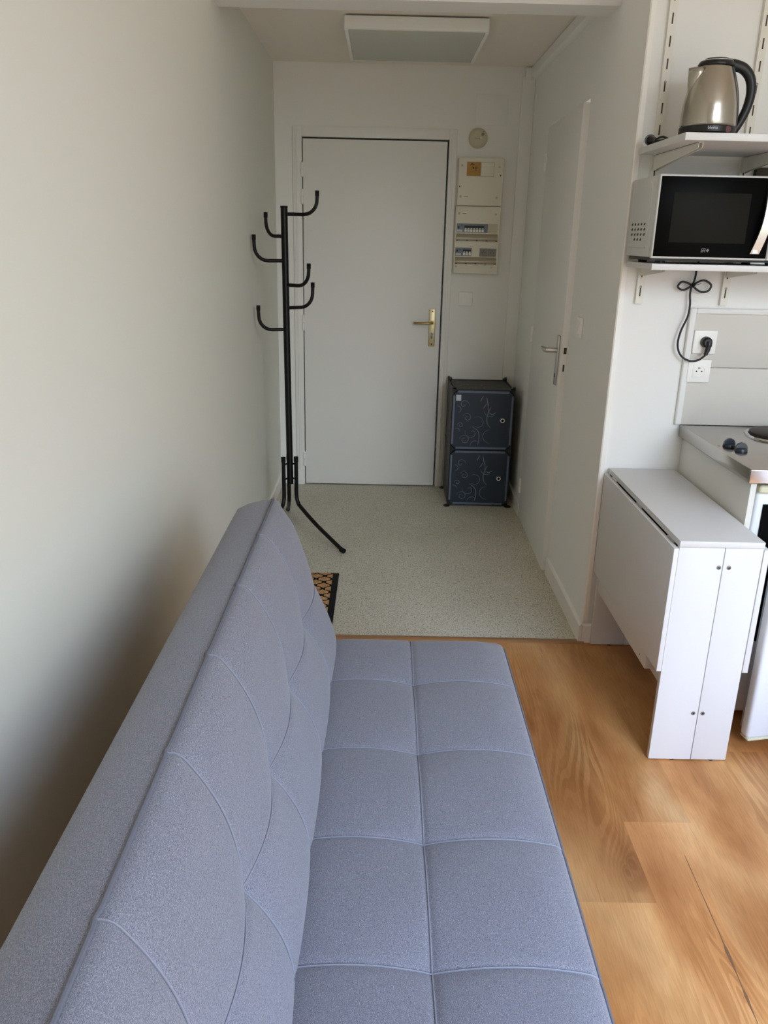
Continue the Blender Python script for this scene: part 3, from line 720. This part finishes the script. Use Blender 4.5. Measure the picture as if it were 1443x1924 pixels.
# ------------------------------------------------------------------ microwave
def microwave():
    o = thing('microwave_oven', (1.05, 2.77, 1.468), 'silver and black microwave oven on the lower wall shelf', 'microwave')
    x0, x1, yf, yb, z0, z1 = .826, 1.272, 2.655, 2.905, 1.487, 1.727
    m = MB(); m.box(x0, x1, yf + .002, yb, z0, z1 - .002, .004); m.box(x0 + .01, x1 - .01, yf + .02, yb - .01, z0 - .010, z0, 0, 1)
    # pressed rib on the side wall
    for (ya, za), (yb_, zb) in (((2.69, z0 + .055), (2.69, z1 - .07)),):
        m.tube(spline([(x0, ya + .012, z0 + .03), (x0, ya + .002, z0 + .07), (x0, ya, z0 + .12), (x0, ya, z1 - .06), (x0, ya + .004, z1 - .03), (x0, ya + .02, z1 - .018)], 6), .002, 8, 0)
    m.tube([(x0, 2.70, z0 + .026), (x0, 2.88, z0 + .026)], .0018, 8, 0)
    for r_, cols in enumerate((range(5), range(5), range(5), range(1, 4))):
        for c in cols:
            y = 2.865 - c * .033 - r_ * 0.002; z = z0 + .098 - r_ * .0155
            m.prism([(y + .009, z - .0035), (y - .008, z - .0035), (y - .008, z + .003), (y - .002, z + .0045), (y + .004, z + .001)], 'X', x0 - .0006, x0 + .0005, 2)
    m.build('casing', ['silver', 'blackp', 'ink'], o)
    d1_ = 1.1855
    m = MB(); m.box(x0 + .001, d1_, yf - .022, yf, z0 - .003, z1, .005, seg=3); d = m.build('door', 'silver', o)
    MB().box(x0 + .006, d1_ - .003, yf - .0235, yf - .0215, z0 + .003, z1 - .006, .0008).build('door_glass', 'glassblack', d)
    MB().box(.875, 1.110, yf - .0242, yf - .0232, 1.532, 1.676, .0004).build('viewing_window', 'window_mesh', d)
    # bowed handle
    m = MB(); n = 14; vs = []; fs = []
    for i in range(n + 1):
        t = i / n; z = 1.503 + t * .196; bow = math.sin(math.pi * t)
        xl = 1.130 + .018 * (1 - (1 - t) ** 2.2) ; xl = 1.1305 + .024 * (1 - (1 - t) ** 2)
        w = .026 - .004 * t; yy = yf - .026 - .020 * bow
        vs += [(xl, yy, z), (xl + w, yy - .004, z), (xl + w, yy + .010, z), (xl, yy + .010, z)]
    for i in range(n):
        for k in range(4): fs.append((i * 4 + k, i * 4 + (k + 1) % 4, (i + 1) * 4 + (k + 1) % 4, (i + 1) * 4 + k))
    fs += [(0, 3, 2, 1), tuple(n * 4 + k for k in range(4))]
    m.add(vs, fs); m.box(1.135, 1.150, yf - .032, yf - .022, 1.505, 1.515); m.box(1.158, 1.174, yf - .032, yf - .022, 1.685, 1.697)
    m.build('door_handle', 'alu', d)
    MB().box(d1_ + .001, x1, yf - .022, yf, z0 - .003, z1, .005, seg=3).build('control_panel', 'silver', o)
    for z in (1.55, 1.66): MB().lathe([(.021, 0), (.019, -.016), (.017, -.018)], (1.229, yf - .022, z), 'Y', 28).build('control_dial', 'alu', o)
    # badge: a block glyph and a lozenge
    m = MB(); y = yf - .0246; c, zc = .986, 1.5105
    def q(a0, a1, b0, b1):
        sh = .18
        m.add([(c + a0 + sh * b0, y, zc + b0), (c + a1 + sh * b0, y, zc + b0), (c + a1 + sh * b1, y, zc + b1), (c + a0 + sh * b1, y, zc + b1)], [(0, 1, 2, 3)])
    for a in ((-.0068, -.0056, -.0056, .0056), (.0046, .0058, -.0056, .0056), (-.0011, .0001, -.0056, .0056), (-.0068, .0058, .0045, .0056), (-.0068, .0058, -.0006, .0006), (-.0068, .0012, -.0056, -.0045), (-.0046, -.0022, -.0034, -.0016), (.0010, .0046, -.0030, -.0022)): q(*a)
    m.add([(c + .0085, y, zc - .0002), (c + .0128, y, zc - .0058), (c + .0172, y, zc + .0004), (c + .0132, y, zc + .0058)], [(0, 1, 2, 3)])
    m.build('logo', 'logo', d, smooth=False)
    for x in (.875, 1.225):
        for y in (2.69, 2.87): MB().lathe([(.014, 1.4682), (.016, 1.478)], (x, y, 0), seg=16).build('foot', 'blackp', o)
    pts = [(1.082, 2.900, 1.50), (1.082, 2.922, 1.455), (1.074, 2.905, 1.418), (1.065, 2.903, 1.393), (1.039, 2.905, 1.377), (1.019, 2.907, 1.387), (1.031, 2.907, 1.404), (1.052, 2.905, 1.400), (1.067, 2.900, 1.392), (1.085, 2.900, 1.378), (1.107, 2.905, 1.371), (1.128, 2.907, 1.377), (1.133, 2.907, 1.396), (1.109, 2.907, 1.410), (1.086, 2.906, 1.404), (1.068, 2.907, 1.388), (1.065, 2.907, 1.362), (1.069, 2.905, 1.329), (1.066, 2.903, 1.287), (1.049, 2.903, 1.237), (1.044, 2.902, 1.190), (1.059, 2.900, 1.154), (1.090, 2.894, 1.136), (1.120, 2.888, 1.140), (1.140, 2.884, 1.158)]
    cd = MB().tube(spline(pts, 7), .0036, 10).build('power_cord', 'blackp', o)
    m = MB(); m.lathe([(.0185, -.0005), (.0190, -.006), (.0175, -.020), (.012, -.026)], (1.143, 2.908, 1.202), 'Y', 30)
    m.tube(spline([(1.148, 2.886, 1.205), (1.147, 2.884, 1.190), (1.144, 2.884, 1.172), (1.140, 2.884, 1.158)], 5), .008, 14, radii=[.011] * 6 + [.009] * 5 + [.0075] * 4 + [.006])
    m.build('plug', 'blackp', cd)
    MB().tube([(1.066, 2.897, 1.398), (1.072, 2.894, 1.391)], .0065, 12).tube([(1.07, 2.896, 1.394), (1.082, 2.895, 1.396), (1.095, 2.897, 1.400)], .0009, 6).build('wire_tie', 'rubber', cd)
microwave()

# ------------------------------------------------------------------ kettle
def kettle():
    cx, cyy, z = .980, 2.725, 1.8237
    o = thing('electric_kettle', (cx, cyy, z), 'brushed steel electric kettle with black handle on the upper shelf', 'kettle')
    MB().lathe([(.078, .0005), (.080, .004), (.079, .018), (.074, .021)], (cx, cyy, z), seg=56).build('power_base', 'blackp', o)
    MB().lathe([(.079, .0215), (.0825, .024), (.0825, .040), (.080, .0425)], (cx, cyy, z), seg=56).build('base_ring', 'blackp', o)
    prof = [(.080, .0426), (.0815, .046), (.0812, .075), (.0790, .105), (.0745, .130), (.0680, .155), (.0600, .178), (.0525, .196), (.0485, .207), (.047, .209)]
    pr = []
    for (r0, h0), (r1, h1) in zip(prof[:-1], prof[1:]):
        for k in range(3): pr.append((r0 + (r1 - r0) * k / 3, h0 + (h1 - h0) * k / 3))
    pr.append(prof[-1])
    body = MB().lathe(pr, (cx, cyy, z), seg=72).build('body', 'kettle', o, angle=50)
    # spout: open wedge beak on the left
    m = MB(); vs = []; fs = []; hs = [(.128, .0725, .002, .002), (.140, .074, .010, .010), (.160, .077, .016, .017), (.185, .078, .020, .022), (.203, .079, .021, .025)]
    for h, tip, w, wb in hs:
        rb = max(.045, .0655 - (h - .155) * .34) - .004
        vs += [(cx - rb * .93, cyy - wb - .008, z + h), (cx - (tip + rb) / 2, cyy - w, z + h), (cx - tip, cyy, z + h), (cx - (tip + rb) / 2, cyy + w, z + h), (cx - rb * .93, cyy + wb + .008, z + h)]
    for i in range(len(hs) - 1):
        for k in range(4): fs.append((i * 5 + k, i * 5 + k + 1, i * 5 + k + 6, i * 5 + k + 5))
    m.add(vs, fs); sp = m.build('spout', 'kettle', o, angle=40)
    sm = sp.modifiers.new('thick', 'SOLIDIFY'); sm.thickness = .0012
    lid = MB().lathe([(.0515, .208), (.0525, .213), (.048, .220), (.038, .2255), (.0375, .2255)], (cx + .002, cyy, z), seg=48).build('lid', 'blackp', o, angle=60)
    MB().lathe([(.0475, .2205), (.0478, .2215), (.0465, .2225)], (cx + .002, cyy, z), seg=48, cap=False).build('lid_ring', 'alu', lid)
    MB().lathe([(.037, .2254), (.034, .2285), (.020, .2305), (.001, .231)], (cx + .002, cyy, z), seg=48).build('lid_button', 'blackp', lid, angle=60)
    pts = spline([(cx + .038, cyy, z + .215), (cx + .060, cyy, z + .213), (cx + .088, cyy, z + .203), (cx + .110, cyy, z + .178), (cx + .118, cyy, z + .140), (cx + .112, cyy, z + .098), (cx + .098, cyy, z + .062), (cx + .083, cyy, z + .034)], 8)
    n = len(pts)
    MB().tube(pts, .013, 16, radii=[.0165 - .0045 * (i / n) for i in range(n)], flat=1.0).build('handle', 'blackp', o)
    # strip down the body behind the handle
    st = []
    for h in (.205, .180, .150, .120, .090, .060, .044):
        r_ = [a + (b - a) * (h - h0) / (h1 - h0) for (a, h0), (b, h1) in zip(prof[:-1], prof[1:]) if h0 <= h <= h1][0]
        st.append((cx + r_ + .001, cyy, z + h))
    MB().tube(spline(st, 4), .006, 10, flat=2.4).build('handle_spine', 'blackp', o)
    MB().tube([(cx + .035, cyy - .0775, z + .030), (cx + .035, cyy - .074, z + .030)], .009, 14).build('indicator_light', 'red', o)
    def wrap(x, y, d):
        a = (x - .012) / .0825; return (cx + (.0825 + d) * math.sin(a), cyy - (.0825 + d) * math.cos(a), z + .0335 + y)
    text_mb(MB(), 'bleina', .0125, wrap).build('lettering', 'sticker', o)
    cord = MB().tube(spline([(cx - .075, cyy + .01, z + .006), (cx - .098, cyy + .015, z + .006), (cx - .110, cyy + .03, z + .014), (cx - .118, cyy + .05, z + .020), (cx - .128, cyy + .075, z + .015), (cx - .130, cyy + .085, z + .007), (cx - .120, cyy + .06, z + .005), (cx - .112, cyy + .02, z + .007), (cx - .116, cyy + .0, z + .008), (cx - .125, cyy + .045, z + .009), (cx - .130, cyy + .075, z + .011)], 6), .0032, 10).build('power_cord', 'blackp', o)
    px, py, pz = cx - .132, cyy + .095, z + .0175
    m = MB(); m.tube([(px, py - .02, pz - .003), (px - .001, py + .004, pz), (px - .002, py + .022, pz)], .009, 16, radii=[.006, .009, .012]).tube([(px - .002, py + .022, pz), (px - .002, py + .030, pz)], .0165, 20)
    pg = m.build('plug', 'blackp', cord)
    m = MB()
    for dz in (-.0085, .0085): m.cyl((px - .002, py + .030, pz + dz * .5), (px - .003, py + .052, pz + dz * .5), .0023, 10)
    m.build('plug_pin', 'alu', pg)
kettle()

# ================================================================== CORRIDOR THINGS
def coat_rack():
    px, py = -.478, 4.10
    o = thing('coat_rack', (px, py, 0), 'black metal coat stand with six upturned hooks left of the entrance door', 'coat rack')
    MB().tube([(px + .009, py, .285), (px + .004, py, .9), (px, py, 1.655)], .0165, 24).build('pole', 'black', o)
    MB().tube([(px, py, 1.648), (px, py, 1.657)], .0175, 24).build('pole_cap', 'rubber', o)
    hooks = [(.158, -.02, 1.620, .107), (-.101, .10, 1.520, .109), (-.137, -.06, 1.408, .118), (.122, -.085, 1.296, .105), (.126, .08, 1.187, .119), (-.126, -.05, 1.083, .117)]
    for dx, dy, z, h in hooks:
        L = math.hypot(dx, dy); ux, uy = dx / L, dy / L; R = min(.065, h * .62)
        pr = [(.010, 0), (L - R, 0)] + [(L - R + R * math.sin(math.radians(a)), R - R * math.cos(math.radians(a))) for a in (15, 30, 45, 60, 75, 90)] + [(L + .001, h - .022), (L + .001, h - .004)]
        hk = MB().tube([(px + ux * r, py + uy * r, z + q) for r, q in pr], .0085, 14).build('hook', 'black', o)
        MB().tube([(px + ux * (L + .001), py + uy * (L + .001), z + h - .024), (px + ux * (L + .001), py + uy * (L + .001), z + h)], .0098, 14).build('hook_tip', 'rubber', hk)
    base = (px + .008, py)
    for dx, dy, ox, oy in ((.300, -.272, .034, -.012), (-.145, -.370, -.030, -.028), (-.060, .390, -.010, .030)):
        bx, by = base[0] + ox, base[1] + oy; L = math.hypot(dx, dy)
        q = lambda t, z: (bx + (dx - ox) * t, by + (dy - oy) * t, z)
        lg = MB().tube(spline([(bx, by, .430), (bx, by, .32), (bx, by, .225), q(.03, .188), q(.10, .165), q(.45, .096), q(.98, .013)], 6), .0105, 16).build('leg', 'black', o)
        MB().tube([q(.93, .018), q(1.0, .0135)], .0125, 16).build('foot_cap', 'rubber', lg)
        MB().tube([(bx, by, .408), (bx, by, .434)], .012, 16).build('leg_cap', 'rubber', lg)
        for z in (.395, .315): MB().cyl((bx, by, z), (base[0], base[1], z), .005, 10).build('bolt', 'black', lg)
coat_rack()

def cubes():
    x0, x1, y0, y1 = .412, .772, 4.646, 5.005
    o = thing('cube_cabinet', (.59, 4.83, 0), 'dark two-cube plastic cabinet with scroll-patterned doors beside the entrance door', 'cabinet')
    def ribbon(m, pts, w, place, mi):
        vs = []; fs = []; n = len(pts)
        for i, (a, b) in enumerate(pts):
            p, q = pts[max(0, i - 1)], pts[min(n - 1, i + 1)]
            dx, dy = q[0] - p[0], q[1] - p[1]; l = math.hypot(dx, dy) or 1
            ww = w * (.35 + .65 * math.sin(math.pi * min(1, max(0, (i + .5) / n))))
            vs += [place(a - dy / l * ww, b + dx / l * ww), place(a + dy / l * ww, b - dx / l * ww)]
        fs = [(2 * i, 2 * i + 1, 2 * i + 3, 2 * i + 2) for i in range(n - 1)]
        m.add(vs, fs, mi)
    def spiral(cx, cz, r0, r1, a0, turns):
        n = 30
        return [(cx + (r0 + (r1 - r0) * i / n) * math.cos(a0 + turns * 2 * math.pi * i / n), cz + (r0 + (r1 - r0) * i / n) * math.sin(a0 + turns * 2 * math.pi * i / n)) for i in range(n + 1)]
    # scrolls in door coordinates (0..1 across, 0..1 up)
    SC_ = [(.15, .80, .01, .095, 0.4, -1.1), (.22, .55, .02, .085, 1.2, 1.25), (.10, .40, .01, .06, 2.0, 1.2), (.19, .12, .02, .10, .5, 1.4), (.32, .26, .01, .13, 2.5, -.95),
           (.42, .46, .09, .115, -2.2, .7), (.66, .20, .12, .14, 1.6, .5), (.63, .70, .10, .13, 3.3, .35), (.04, .70, .05, .07, -1.4, .5), (.04, .27, .05, .08, .2, .3), (.40, .02, .07, .10, .5, .45), (.86, .52, .02, .05, 1.0, .8)]
    LN = [[(.50, .97), (.47, .91), (.45, .86)], [(.56, .95), (.58, .85), (.60, .78)], [(.50, .72), (.54, .78), (.56, .82)], [(.60, .82), (.61, .70), (.585, .55), (.60, .44), (.66, .36)], [(.65, .76), (.61, .66), (.60, .60)], [(.60, .66), (.68, .62), (.75, .66)], [(.32, .38), (.44, .28), (.46, .12), (.44, .02)]]
    for k, (z0, z1) in enumerate(((.352, .703), (.008, .348))):
        w, h = x1 - x0 - .006, z1 - z0 - .004; c = .030
        ax, bx, az, bz = x0 + .003, x1 - .003, z0 + .002, z1 - .002
        octo = [(ax + c, az), (bx - c, az), (bx, az + c), (bx, bz - c), (bx - c, bz), (ax + c, bz), (ax, bz - c), (ax, az + c)]
        m = MB(); m.prism(octo, 'Y', y0 - .004, y0 + .002, 0)
        # lighter reinforced rim strips
        t = .0055
        m.box(ax + c, bx - c, y0 - .0055, y0 - .0038, bz - 2 * t - .003, bz - .002, .0, 1).box(ax + c, bx - c, y0 - .0055, y0 - .0038, az + .003, az + 2 * t + .003, .0, 1)
        m.box(ax + .003, ax + 2 * t + .002, y0 - .0055, y0 - .0038, az + c, bz - c, .0, 1).box(bx - 2 * t - .002, bx - .003, y0 - .0055, y0 - .0038, az + c, bz - c, .0, 1)
        pl_ = lambda a, b: (ax + .02 + a * (w - .04), y0 - .0046, az + .02 + b * (h - .04))
        for s in SC_: ribbon(m, spiral(*s), .0052, pl_, 2)
        for l in LN: ribbon(m, [(p.x, p.y) for p in spline([(a, b, 0) for a, b in l], 6)], .008, pl_, 2)
        d = m.build('door', ['cubedoor', 'cuberim', 'cubeprint'], o, smooth=False)
        kx, kz = .7105, (.529 if k == 0 else .177)
        kn = MB().lathe([(.0125, -.004), (.0125, -.009), (.0085, -.010), (.0080, -.005)], (kx, y0, kz), 'Y', 24, cap=False).lathe([(.0082, -.004), (.0082, -.0052)], (kx, y0, kz), 'Y', 20, 1).build('knob', ['white', 'dark'], d)
        if k == 0: MB().box(.434, .463, y0 - .0062, y0 - .0045, .641, .675).build('sticker', 'sticker', d)
    # side, top, middle, bottom and back panels with their scrolls
    for xs, nm in ((x0, 'side_panel'), (x1 - .004, 'side_panel')):
        for z0, z1 in ((.012, .346), (.356, .698)):
            m = MB(); m.box(xs, xs + .004, y0 + .012, y1 - .012, z0, z1)
            for s in SC_: ribbon(m, spiral(*s), .006, (lambda a, b: (x0 - .0006, y0 + .02 + a * .31, z0 + .01 + b * .31)), 1)
            m.build(nm, ['cubeside', 'cubesideprint'], o, smooth=False)
    m = MB(); m.box(x0 + .012, x1 - .012, y0 + .012, y1 - .012, .698, .702)
    for s in SC_: ribbon(m, spiral(*s), .006, (lambda a, b: (x0 + .02 + a * .32, y0 + .02 + b * .31, .7026)), 1)
    m.build('top_panel', ['cubeside', 'cubesideprint'], o, smooth=False)
    for z in (.348, .010): MB().box(x0 + .006, x1 - .006, y0 + .006, y1 - .006, z, z + .004).build('shelf_panel', 'cubeside', o)
    MB().box(x0 + .01, x1 - .01, y1 - .008, y1 - .004, .012, .70).build('back_panel', 'cubeside', o)
    # frame wires and corner connectors
    m = MB()
    for x in (x0 + .003, x1 - .003):
        for y in (y0 + .005, y1 - .003): m.cyl((x, y, .02), (x, y, .70), .004, 8)
        for z in (.012, .350, .702): m.cyl((x, y0 + .005, z), (x, y1 - .003, z), .004, 8)
    for y in (y0 + .005, y1 - .003):
        for z in (.012, .350, .702): m.cyl((x0 + .003, y, z), (x1 - .003, y, z), .004, 8)
    m.build('wire_frame', 'blackp', o)
    for x, sx in ((x0, 1), (x1, -1)):
        for y, sy in ((y0, 1), (y1, -1)):
            for z in (.015, .350, .705):
                m = MB(); m.box(x - .002 * sx if sx > 0 else x - .024, x + .024 if sx > 0 else x + .002, y - .002 if sy > 0 else y - .024, y + .024 if sy > 0 else y + .002, z - .008, z + .012 if z > .6 else z + .008, .003)
                if z > .6: m.prism([(x - sx * .002, z), (x + sx * .026, z), (x + sx * .010, z + .018), (x - sx * .002, z + .018)], 'Y', y - .002 if sy > 0 else y - .010, y + .010 if sy > 0 else y + .002)
                if y == y0 and z == .350: m.prism([(x - sx * .001, z - .030), (x + sx * .030, z), (x - sx * .001, z + .030)], 'Y', y0 - .003, y0 + .004)
                if y == y0 and z > .6: m.prism([(x, z - .032), (x + sx * .03, z), (x, z + .002)], 'Y', y0 - .003, y0 + .004)
                if y == y0 and z < .1: m.prism([(x, z + .028), (x + sx * .03, z - .004), (x, z - .008)], 'Y', y0 - .003, y0 + .004)
                m.build('corner_connector', 'blackp', o)
            MB().lathe([(.019, .0005), (.020, .005), (.012, .010)], (x - .004 * sx, y - .004 * sy, 0), seg=20).build('foot', 'blackp', o)
cubes()

def mat_():
    o = thing('doormat', (-.40, 3.26, 0), 'coir doormat with black lattice pattern and rubber border on the lino', 'doormat')
    x0, x1, y0, y1 = -.600, -.182, 2.960, 3.562
    MB().box(x0, x1, y0, y1, .0005, .008, .002).build('rubber_border', 'rubber', o)
    MB().box(x0 + .026, x1 - .028, y0 + .026, y1 - .012, .008, .013, .001).build('coir_pile', 'coir', o)
mat_()

def ceiling_light():
    x0, x1, y0, y1, z0 = -.192, .437, 3.985, 4.655, 2.372
    o = thing('ceiling_light', (.12, 4.3, z0), 'square white ceiling light with ribbed diffuser in the corridor', 'ceiling light')
    m = MB()
    # mounting gap + housing walls
    m.box(x0, x1, y0, y0 + .022, z0 + .004, 2.429, .006, seg=3).box(x0, x1, y1 - .022, y1, z0 + .004, 2.429, .006, seg=3)
    m.box(x0, x0 + .018, y0 + .01, y1 - .01, z0, 2.429, .004).box(x1 - .018, x1, y0 + .01, y1 - .01, z0, 2.429, .004)
    m.box(x0 + .01, x1 - .01, y0 + .01, y1 - .01, 2.415, 2.429)
    m.build('housing', 'lightbody', o)
    MB().box(x0 + .03, x1 - .03, y0 + .03, y1 - .03, 2.429, 2.4349).build('shadow_gap_plate', 'dark', o)  # near-black plate: shadow gap under the ceiling put into the colour
    # ribbed diffuser: fine ridges along x
    n = 27; vs = []; fs = []; zt = z0 + .006
    ya, yb = y0 + .023, y1 - .023
    prof = []
    for i in range(n):
        a = ya + (yb - ya) * i / n; st = (yb - ya) / n
        prof += [(a, zt), (a + st * .3, zt - .007)]
    prof.append((yb, zt))
    for y, z in prof: vs += [(x0 + .019, y, z), (x1 - .019, y, z)]
    fs = [(2 * i, 2 * i + 1, 2 * i + 3, 2 * i + 2) for i in range(len(prof) - 1)]
    m = MB(); m.add(vs, fs); m.box(x0 + .019, x1 - .019, ya, yb, zt + .001, zt + .004)
    m.build('diffuser', 'diffuser', o, smooth=False)
ceiling_light()

def fuse_box():
    x0, x1, yf = .412, .672, 4.985
    o = thing('fuse_box', (.542, YB, 1.333), 'tall cream electrical fuse box on the wall right of the entrance door', 'fuse box')
    Y = YB - .0005
    up = MB().box(x0 + .004, x1, yf, Y, 1.7085, 1.963, .005, seg=3).build('upper_cover', 'cream', o)
    lo = MB().box(x0, x1 - .001, yf, Y, 1.333, 1.7055, .005, seg=3).build('lower_cover', 'cream', o)
    m = MB(); m.box(.461, .540, yf - .0012, yf + .001, 1.866, 1.941)
    for a in ((.481, .486, 1.925, 1.932), (.4875, .492, 1.925, 1.932), (.4935, .503, 1.926, 1.931), (.493, .503, 1.905, 1.913)): m.box(a[0], a[1], yf - .0016, yf - .001, a[2], a[3], 0, 1)
    for i in range(4): m.box(.507, .521, yf - .0016, yf - .001, 1.897 + i * .005, 1.8995 + i * .005, 0, 1)
    st = m.build('ochre_label', ['orange', 'ink'], up); st['label'] = 'ochre label with small dark print'
    m = MB(); m.box(.5415, .617, yf - .0006, yf + .001, 1.865, 1.9395, mi=1); m.box(.543, .6155, yf - .0016, yf - .0004, 1.8665, 1.938, .001)
    m.build('blank_plate', ['cream', 'faint_ink'], up)
    def screws(par, pts):
        for x, z in pts:
            MB().lathe([(.0065, 0), (.0065, -.001), (.0045, -.0012)], (x, yf, z), 'Y', 16, 0).lathe([(.0018, -.0012), (.0018, -.0018)], (x, yf, z), 'Y', 8, 1).build('cover_screw', ['cream2', 'faint_ink'], par)
    screws(up, ((.434, 1.921), (.646, 1.917), (.432, 1.757), (.640, 1.754)))
    screws(lo, ((.430, 1.666), (.641, 1.664), (.425, 1.372), (.634, 1.370)))
    m = MB(); m.box(.452, .476, yf - .0006, yf + .001, 1.755, 1.7585); m.build('print', 'faint_ink', up)
    m = MB(); m.box(.449, .471, yf - .0006, yf + .001, 1.664, 1.668); m.build('print', 'faint_ink', lo)
    for xa, za in ((.4225, 1.806), (.652, 1.868)): MB().box(xa, xa + .006, yf - .0008, yf + .001, za, za + .008).build('clip_hole', 'ink', up)
    def row(z0, z1, xa, xb, nsw):
        m = MB().box(xa, xb, yf - .002, yf + .001, z0, z1); xs = xa + .044; w = .0165
        m.box(xs, xs + w * nsw, yf - .0026, yf - .0018, z0 + (z1 - z0) * .48, z0 + (z1 - z0) * .78, 0, 1)
        m.box(xa + .006, xa + .016, yf - .0026, yf - .0018, z0 + .022, z0 + .034, 0, 1)
        r = m.build('breaker_row', ['breaker', 'breaker_dark'], lo)
        for i in range(nsw):
            c = xs + w * (i + .5)
            m = MB(); m.box(c - .0065, c + .0065, yf - .0035, yf - .0018, z0 + .004, z0 + .016, .0005).box(c - .004, c + .004, yf - .007, yf - .0018, z0 + .018, z0 + .025)
            m.build('breaker_toggle', 'white', r)
        MB().box(xa + .003, xa + .034, yf - .003, yf - .0018, z0 + .004, z0 + .015).build('circuit_label', 'sticker', r)
        MB().box(xa + .023, xa + .033, yf - .0032, yf - .0018, z1 - .013, z1 - .005).build('test_button', 'breaker_blue', r)
    row(1.562, 1.611, .419, .600, 7)
    MB().box(.601, .656, yf - .0016, yf + .001, 1.560, 1.612).build('blanking_plate', 'cream2', lo)
    row(1.432, 1.478, .417, .512, 3)
    for c in (.5835, .6325):
        m = MB(); m.box(c - .0240, c + .0240, yf - .0025, yf + .001, 1.431, 1.476, .0006, 0); m.lathe([(.021, -.0025), (.021, -.005), (.017, -.005), (.0165, -.0028)], (c, yf, 1.4535), 'Y', 28, 0)
        for dx, dz in ((-.009, -.002), (.009, -.002), (0, .009)): m.cyl((c + dx, yf - .003, 1.4535 + dz), (c + dx, yf - .0056, 1.4535 + dz), .0027, 10, 1)
        m.build('modular_socket', ['sockgrey', 'ink'], lo)
    for zt, zb in ((1.556, 1.516), (1.426, 1.388)):
        m = MB(); m.prism([(yf + .001, zt), (yf - .006, zt - .004), (yf - .016, zt - .018), (yf - .017, zb + .008), (yf - .012, zb), (yf + .001, zb)], 'X', .418, .658)
        for x in (.424, .481, .538, .595, .651): m.box(x - .005, x + .005, yf - .0165, yf - .008, zb - .0006, zb + .004, 0, 1)
        m.build('flap', ['smoke', 'ink'], lo, angle=50)
fuse_box()

def alarm():
    cx, cz = .521, 2.069
    o = thing('wall_alarm', (cx, YB, cz - .053), 'round cream plastic disc unit on the wall above the fuse box', 'alarm')
    MB().lathe([(.054, -.0005), (.053, -.010), (.048, -.019), (.030, -.024), (.001, -.025)], (cx, YB, cz), 'Y', 48).build('cover', 'cream2', o, angle=60)
    MB().box(cx - .018, cx + .012, YB - .0262, YB - .0235, cz - .003, cz + .000).build('slot', 'faint_ink', o)
    MB().cyl((cx + .028, YB - .021, cz + .034), (cx + .028, YB - .0225, cz + .034), .003, 10).build('indicator_light', 'faint_ink', o)
    MB().lathe([(.0095, -.0205), (.0085, -.0245), (.002, -.025)], (cx + .024, YB, cz + .019), 'Y', 20).build('test_button', 'faint_ink', o)
    MB().box(cx + .010, cx + .020, YB - .0268, YB - .023, cz - .004, cz + .004, .001).build('catch', 'white', o)
alarm()

def switch_back():
    cx, cz = .498, 1.184
    o = thing('light_switch', (cx, YB, cz - .041), 'square white light switch on the wall between entrance door and cube cabinet', 'light switch')
    MB().box(cx - .041, cx + .041, YB - .010, YB - .0005, cz - .041, cz + .041, .004, seg=3).build('cover_plate', 'white', o)
    vs = [(cx - .0235, YB - .0105, cz - .0235), (cx + .0235, YB - .0105, cz - .0235), (cx + .0235, YB - .0105, cz + .0235), (cx - .0235, YB - .0105, cz + .0235)]
    m = MB(); m.prism([(YB - .009, cz - .0235), (YB - .0150, cz - .0235), (YB - .0115, cz + .0235), (YB - .009, cz + .0235)], 'X', cx - .0235, cx + .0235); m.build('rocker', 'white', o)
switch_back()
def switch_side():
    cy_, cz = 3.434, 1.189
    o = thing('light_switch', (XR, cy_, cz - .041), 'white light switch on the right corridor wall beside the bathroom door', 'light switch')
    MB().box(XR - .010, XR - .0005, cy_ - .041, cy_ + .041, cz - .041, cz + .041, .003, seg=3).build('cover_plate', 'white', o)
    MB().prism([(XR - .009, cz - .0235), (XR - .019, cz - .0235), (XR - .011, cz + .0235), (XR - .009, cz + .0235)], 'Y', cy_ - .0235, cy_ + .0235).build('rocker', 'white', o)
switch_side()

def shade_pouf():  # unseen seat, added for the shade it casts on the floor
    o = thing('shade_pouf', (1.45, 1.30, 0), 'unseen round dark red-brown seat, added to shade the timber floor right of the sofa', 'shade_pouf')
    MB().lathe([(.19, .0005), (.205, .02), (.21, .20), (.205, .38), (.185, .415), (.10, .43), (.001, .432)], (1.45, 1.30, 0), seg=48).build('body', 'shade_pouf', o, angle=60)
    MB().tube([(1.45 + .2 * math.cos(t * math.pi / 24), 1.30 + .2 * math.sin(t * math.pi / 24), .40) for t in range(48)], .006, 8, closed=True).build('piping', 'shade_pouf', o)
shade_pouf()

for o in SC.objects:
    if '_org' in o: del o['_org']
